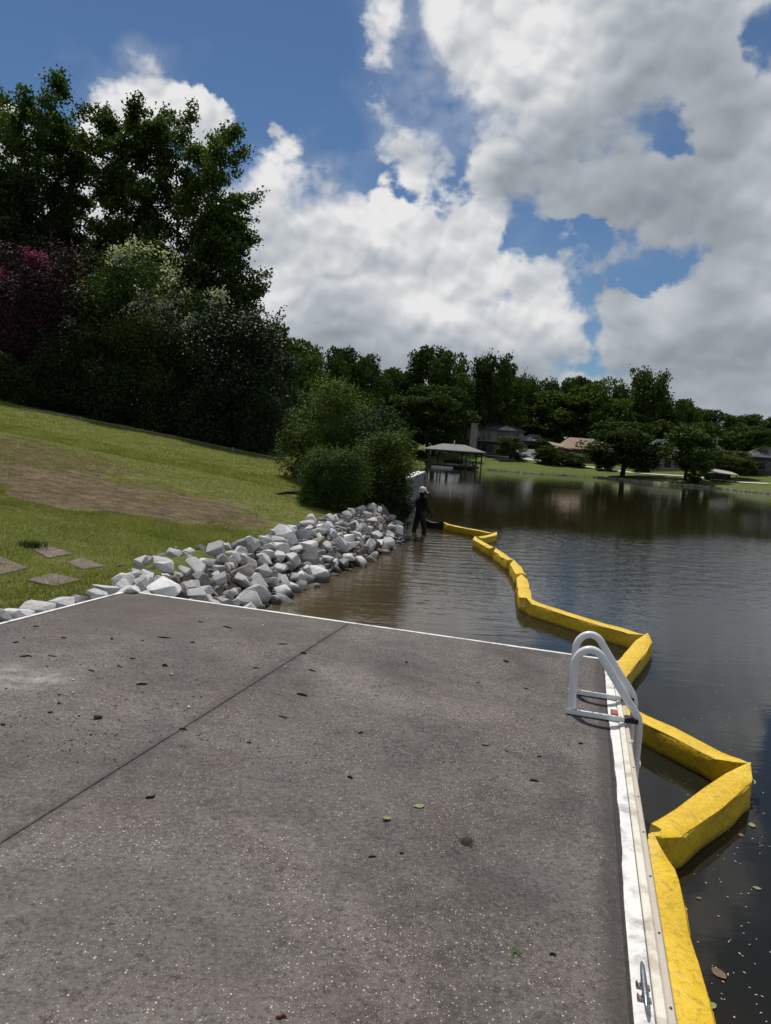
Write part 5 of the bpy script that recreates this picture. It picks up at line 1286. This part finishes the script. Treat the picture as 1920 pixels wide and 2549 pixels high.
# ------------------------------------------------------------------ string line along the shrubs and driftwood
pts = [on_lawn(px, py) for px, py in ((55, 1024), (130, 1036), (200, 1048), (300, 1068), (380, 1083), (480, 1104), (580, 1125), (660, 1142), (742, 1159))]
sl = empty('string_line', tuple(pts[0])); tag(sl, 'thin pale string line along the foot of the shrubs', 'string')
MB().tube([(p[0], p[1], gz(p[0], p[1])+0.13+0.02*(i % 2)) for i, p in enumerate(pts)], 0.008, 5).build('string', MATS['rope_pale'], sl, world=True)
for p in pts[::2]: MB().tube([(p[0], p[1], gz(p[0], p[1])-0.1), (p[0], p[1], gz(p[0], p[1])+0.22)], 0.02, 6).build('stake', MATS['wood_grey'], sl, world=True)
p = on_lawn(722, 1236); lg = empty('driftwood', (p[0], p[1], gz(p[0], p[1]))); tag(lg, 'dark driftwood branch lying on the grass beside the rounded bush', 'branch')
z = gz(p[0], p[1])
MB().tube([(p[0]-0.45, p[1]-0.05, z+0.03), (p[0]-0.1, p[1]+0.02, z+0.11), (p[0]+0.2, p[1], z+0.13), (p[0]+0.42, p[1]-0.04, z+0.05)], [0.02, 0.05, 0.06, 0.04], 8).build('stem', MATS['twig_dark'], lg, smooth=60, world=True)
MB().tube([(p[0]-0.1, p[1]+0.02, z+0.10), (p[0]-0.3, p[1]-0.1, z+0.02)], [0.03, 0.012], 6).build('side_branch', MATS['twig_dark'], lg, smooth=60, world=True)

# ------------------------------------------------------------------ litter on the dock
def dock_hit(px, py):
    d = ray(px, py); n = np.array([0.0153, 0.0108, 1.0]); t = ((np.array([0, 0, 0.9])-CAM)@n)/(d@n); return CAM+d*t
rgl = np.random.default_rng(77); LITTER = []
def twig(px, py, L, r, a=None, mat='twig_dark', label='dark scrap of twig lying on the dock', group='twig scraps on the dock', name='twig', cat='twig'):
    p = dock_hit(px, py); a = rgl.uniform(-0.5, 0.5) if a is None else a
    o = MB().tube([(-L/2, 0, r*0.8), (-L*0.15, rgl.normal(0, r), r*1.2), (L*0.2, rgl.normal(0, r), r*1.1), (L/2, rgl.normal(0, r), r*0.8)], [r*0.6, r, r*0.95, r*0.45], 6).build(name, MATS[mat], None, smooth=60)
    o.location = p; o.rotation_euler = (0, 0, a); LITTER.append((o, group)); return tag(o, label, cat, group)
def leaf_on(px, py, L, mat, label, a, group=None, curl=0.25, z=None):
    p = dock_hit(px, py) if z is None else onwater(px, py)
    n = 7; mb = MB()
    for i in range(n):
        t = i/(n-1); w = L*0.36*math.sin(math.pi*min(1, t*0.92+0.06))**0.8
        for u in (-1, -0.35, 0.35, 1): mb.v.append(((t-0.5)*L, u*w, 0.004+curl*L*((t-0.5)**2*0.8+0.35*(abs(u)**2)*0.4)))
    for i in range(n-1):
        for k in range(3): mb.f.append((i*4+k, i*4+k+1, i*4+5+k, i*4+4+k))
    o = mb.build('fallen_leaf', MATS[mat], None, smooth=60); o.location = p; o.rotation_euler = (0, 0, a)
    return tag(o, label, 'leaf', group)
def onwater(px, py):
    d = ray(px, py); return CAM+d*(-CAM[2]/d[2])
for px, py, L, r in ((65, 1635, .085, .006), (130, 1634, .07, .004), (409, 1588, .11, .006), (567, 1562, .10, .006), (705, 1604, .09, .005), (412, 1658, .045, .009), (299, 1660, .05, .004), (227, 1671, .07, .004), (354, 1705, .075, .007), (637, 1664, .05, .005), (778, 1670, .065, .005),
                     (753, 1731, .085, .008), (705, 1786, .07, .004), (756, 1628, .05, .008), (456, 1816, .05, .005), (375, 1987, .045, .006), (1330, 1945, .05, .005), (927, 2134, .035, .004), (898, 1825, .035, .005), (872, 1937, .03, .006), (1446, 1852, .03, .005), (1376, 2378, .022, .004), (1342, 1884, .03, .004),
                     (1260, 1648, .05, .008), (1012, 1650, .025, .006), (500, 1549, .06, .004), (160, 1588, .05, .005), (40, 1600, .05, .005), (480, 1600, .04, .005), (1310, 1715, .04, .004), (620, 1850, .03, .004), (330, 1640, .05, .004), (90, 1560, .05, .005), (1190, 1700, .03, .004), (1000, 2125, .02, .004)):
    twig(px, py, L, r)
def clod(px, py, r, mat, label, group, name='pebble', cat='pebble'):
    p = dock_hit(px, py); o = bpy.data.objects.new(name, rock_meshes[mat][int(rgl.integers(6))]); COL.objects.link(o)
    o.location = (p[0], p[1], p[2]+r*0.35); o.scale = (r, r*rgl.uniform(0.6, 1), r*0.6); o.rotation_euler = (0, 0, rgl.uniform(0, 6.28)); LITTER.append((o, group)); return tag(o, label, cat, group)
rock_meshes = {}
for mname in ('black_dirt', 'pebble_pale'):
    rock_meshes[mname] = []
    for k in range(6):
        m2 = ROCKS[k].copy(); m2.materials.clear(); m2.materials.append(MATS[mname]); rock_meshes[mname].append(m2)
clod(243, 1788, 0.032, 'black_dirt', 'largest black clod of dirt on the left slab', None, 'dirt_clod', 'clod')
for px, py, r in ((278, 1591, .02), (148, 1730, .013), (147, 1751, .014), (126, 1774, .015), (8, 1805, .016), (197, 1783, .010), (355, 1725, .011), (482, 1734, .009), (227, 1830, .010), (215, 1852, .009), (16, 1715, .010), (118, 1660, .010), (355, 1595, .012), (240, 1568, .012), (60, 1588, .014), (522, 1540, .008), (460, 1770, .008), (634, 1688, .008), (1290, 1680, .008), (310, 2064, .006)):
    clod(px, py, r, 'black_dirt', 'small black clod of dirt on the left slab', 'small dirt clods on the dock', 'dirt_clod', 'clod')
for px, py, r in ((470, 1762, .018), (182, 1726, .013), (429, 1679, .014), (594, 1601, .016), (710, 1660, .012), (268, 1705, .012), (183, 1693, .014), (783, 1600, .012), (354, 1492, .012), (490, 1688, .008), (234, 1773, .008), (655, 1557, .012)):
    clod(px, py, r, 'pebble_pale', 'flat pale stone chip lying on the dock', 'pale stone chips on the dock', 'stone_chip', 'stone chip')
leaf_on(1044, 2008, 0.055, 'leaf_litter', 'single round light green leaf lying flat on the dock', 0.4, curl=0.15)
leaf_on(963, 2040, 0.052, 'leaf_litter', 'curled green leaf beside a few stems on the dock', 1.1, curl=0.7)
leaf_on(1208, 1854, 0.05, 'leaf_litter_brown', 'small faded leaf on the dock toward the ladder', 0.2, curl=0.4)
twig(700, 2535, 0.032, 0.0055, 0.1, 'twig_red', 'reddish brown seed pod at the bottom edge of the dock', None, 'seed_pod', 'seed pod')
def tuft(px, py, r, n, mat, label):
    p = dock_hit(px, py); mb = MB()
    for _ in range(n):
        a = rgl.uniform(0, 6.28); q = Vector((rgl.normal(0, r*0.45), rgl.normal(0, r*0.45), 0.002)); e = q+Vector((math.cos(a), math.sin(a), rgl.uniform(0.1, 0.6)))*r*rgl.uniform(0.3, 0.8)
        mb.tube([q, (q+e)/2+Vector((0, 0, r*0.1)), e], [0.0018, 0.0014, 0.0006], 4)
    o = mb.build('grass_tuft', MATS[mat], None); o.location = p; return tag(o, label, 'tuft', kind=None)
tuft(1160, 2098, 0.035, 60, 'moss', 'brownish tuft of dry moss on the dock')
tuft(1283, 2369, 0.022, 55, 'leaf_litter', 'small green weed tuft near the bottom right of the dock')
for i, (px, py, L, m, lab) in enumerate(((1872, 2055, .07, 'leaf_litter', 'pale green leaf floating right of the boom corner'), (1845, 2080, .05, 'leaf_litter_brown', 'yellowish leaf floating just below the boom corner'), (1884, 2212, .05, 'leaf_litter', 'small green leaf floating at the right edge'),
                                      (1790, 2425, .09, 'leaf_litter_brown', 'brown leaf floating beside the nearest boom section'), (1770, 2505, .06, 'leaf_litter', 'green leaf floating at the bottom beside the boom'), (1740, 2237, .035, 'leaf_litter_brown', 'small pale leaf floating below the boom corner'))):
    o = leaf_on(px, py, L, m, lab, rgl.uniform(0, 6), 'leaves floating by the boom', 0.15, z=0)
# fine floating specks
P = []
for _ in range(120):
    px = 1640+300*rgl.random()**0.7; py = 1750+820*rgl.random(); q = onwater(px, py); P.append((q[0], q[1], 0.004))
for _ in range(40):
    px = 1420+480*rgl.random(); py = 1620+250*rgl.random(); q = onwater(px, py); P.append((q[0], q[1], 0.004))
P = np.array(P); V = quads(P, 0.016, 0.45, rgl, 9.0)
tag(link_mesh('floating_specks', np_mesh('floating_specks', V, np.arange(len(V)).reshape(-1, 4)), MATS['pebble_pale']), 'tiny pale specks floating on the dark water', 'debris', kind='stuff')
# crumbs and grit on the slab
P = []
for _ in range(900):
    px = 1500*rgl.random(); py = 1500+400*rgl.random()**1.3; q = dock_hit(px, py)
    l = np.array([q[0], q[1]])-DOCK_R
    if l@E1 < -0.1 and -4.9 < l@E2 < -0.02: P.append((q[0], q[1], q[2]+0.003))
P = np.array(P); V = quads(P, 0.016, 0.6, rgl, 3.0)
tag(link_mesh('dock_grit', np_mesh('dock_grit', V, np.arange(len(V)).reshape(-1, 4)), MATS['twig_dark']), 'fine dark grit scattered over the far dock slabs', 'grit', kind='stuff')
# weed tuft beside the stepping stone
p = on_lawn(82, 1362); wt = MB()
for _ in range(160):
    a = rgl.uniform(0, 6.28); q = Vector((rgl.normal(0, .09), rgl.normal(0, .07), 0)); e = q+Vector((math.cos(a)*.08, math.sin(a)*.08, rgl.uniform(.03, .11)))
    wt.tube([q, (q+e)/2+Vector((0, 0, .02)), e], [.004, .003, .001], 3)
o = wt.build('weed_tuft', MATS['leaf_bush']); o.location = p; tag(o, 'dark weed tuft behind the farthest stepping stone', 'weed')

# ------------------------------------------------------------------ lawn grass blades
def blades(n, x0, x1, y0, y1, h, w, keep=1.0):
    x = rng.uniform(x0, x1, n); y = y0+(y1-y0)*rng.random(n)**1.25
    sdv = poly_sd(x, y, SHORE); db = (x-DOCK_R[0])*E2[0]+(y-DOCK_R[1])*E2[1]; da = (x-DOCK_R[0])*E1[0]+(y-DOCK_R[1])*E1[1]
    crest = np.interp(y, CR[:, 1], CR[:, 0])
    ok = (sdv > 1.0) & ~((db > -5.05) & (da < 0.05)) & (x < crest+0.15)
    worn = np.minimum(np.hypot((x+6.6)/3.6, (y-16.2)/3.2), np.hypot((x+4.3)/1.9, (y-16.6)/2.3))
    ok &= (worn+1.2*(vnoise(x, y, 0.8, 4)-0.5) > 0.8) | (rng.random(n) < 0.04)
    ok &= np.abs(x) < 0.53*y+4.0
    x, y = x[ok], y[ok]; z = ground_z(x, y); m = len(x)
    a = rng.uniform(0, 6.283, m); hh = h*rng.uniform(0.5, 1.3, m)*(0.7+0.7*vnoise(x, y, 0.5, 6)); ln = rng.normal(0, 0.45, (m, 2))*hh[:, None]
    dx, dy = np.cos(a)*w, np.sin(a)*w
    V = np.stack([np.stack([x-dx, y-dy, z-0.005], 1), np.stack([x+dx, y+dy, z-0.005], 1), np.stack([x+ln[:, 0], y+ln[:, 1], z+hh], 1)], 1)
    return V.reshape(-1, 3)
leafmat('grass_blade', (0.102, 0.142, 0.030), (0.275, 0.268, 0.090), 0.42, 0.7, 0.1)
V = np.concatenate([blades(270000, -12, -2.6, 4.0, 15, 0.036, 0.0045), blades(125000, -18, -0.5, 13, 27, 0.036, 0.008), blades(95000, -23, -0.5, 24, 38, 0.04, 0.011)])
tag(link_mesh('lawn_grass', np_mesh('lawn_grass', V, np.arange(len(V)).reshape(-1, 3)), MATS['grass_blade']), 'short green grass on the near lawn', 'grass', kind='stuff')

# say of each scrap which one it is
def nth(k): return ['nearest', 'second', 'third', 'fourth', 'fifth', 'sixth', 'seventh', 'eighth', 'ninth', 'tenth', 'eleventh', 'twelfth', 'thirteenth', 'fourteenth', 'fifteenth', 'sixteenth', 'seventeenth', 'eighteenth', 'nineteenth', 'twentieth', 'twenty-first', 'twenty-second', 'twenty-third', 'twenty-fourth'][k]
WORD = {'twig scraps on the dock': 'dark twig scrap', 'small dirt clods on the dock': 'small black dirt clod', 'pale stone chips on the dock': 'flat pale stone chip'}
for grp, word in WORD.items():
    sides = {'left': [], 'right': []}
    for o, g_ in LITTER:
        if g_ == grp:
            l = np.array([o.location.x, o.location.y])-DOCK_R; sides['left' if l@E2 < -2.45 else 'right'].append((-(l@E1), o))
    for sd_name, lst in sides.items():
        for k, (_, o) in enumerate(sorted(lst, key=lambda q: q[0])):
            o['label'] = f"{word} on the {sd_name} slab, {nth(k)} of its kind to the far edge"
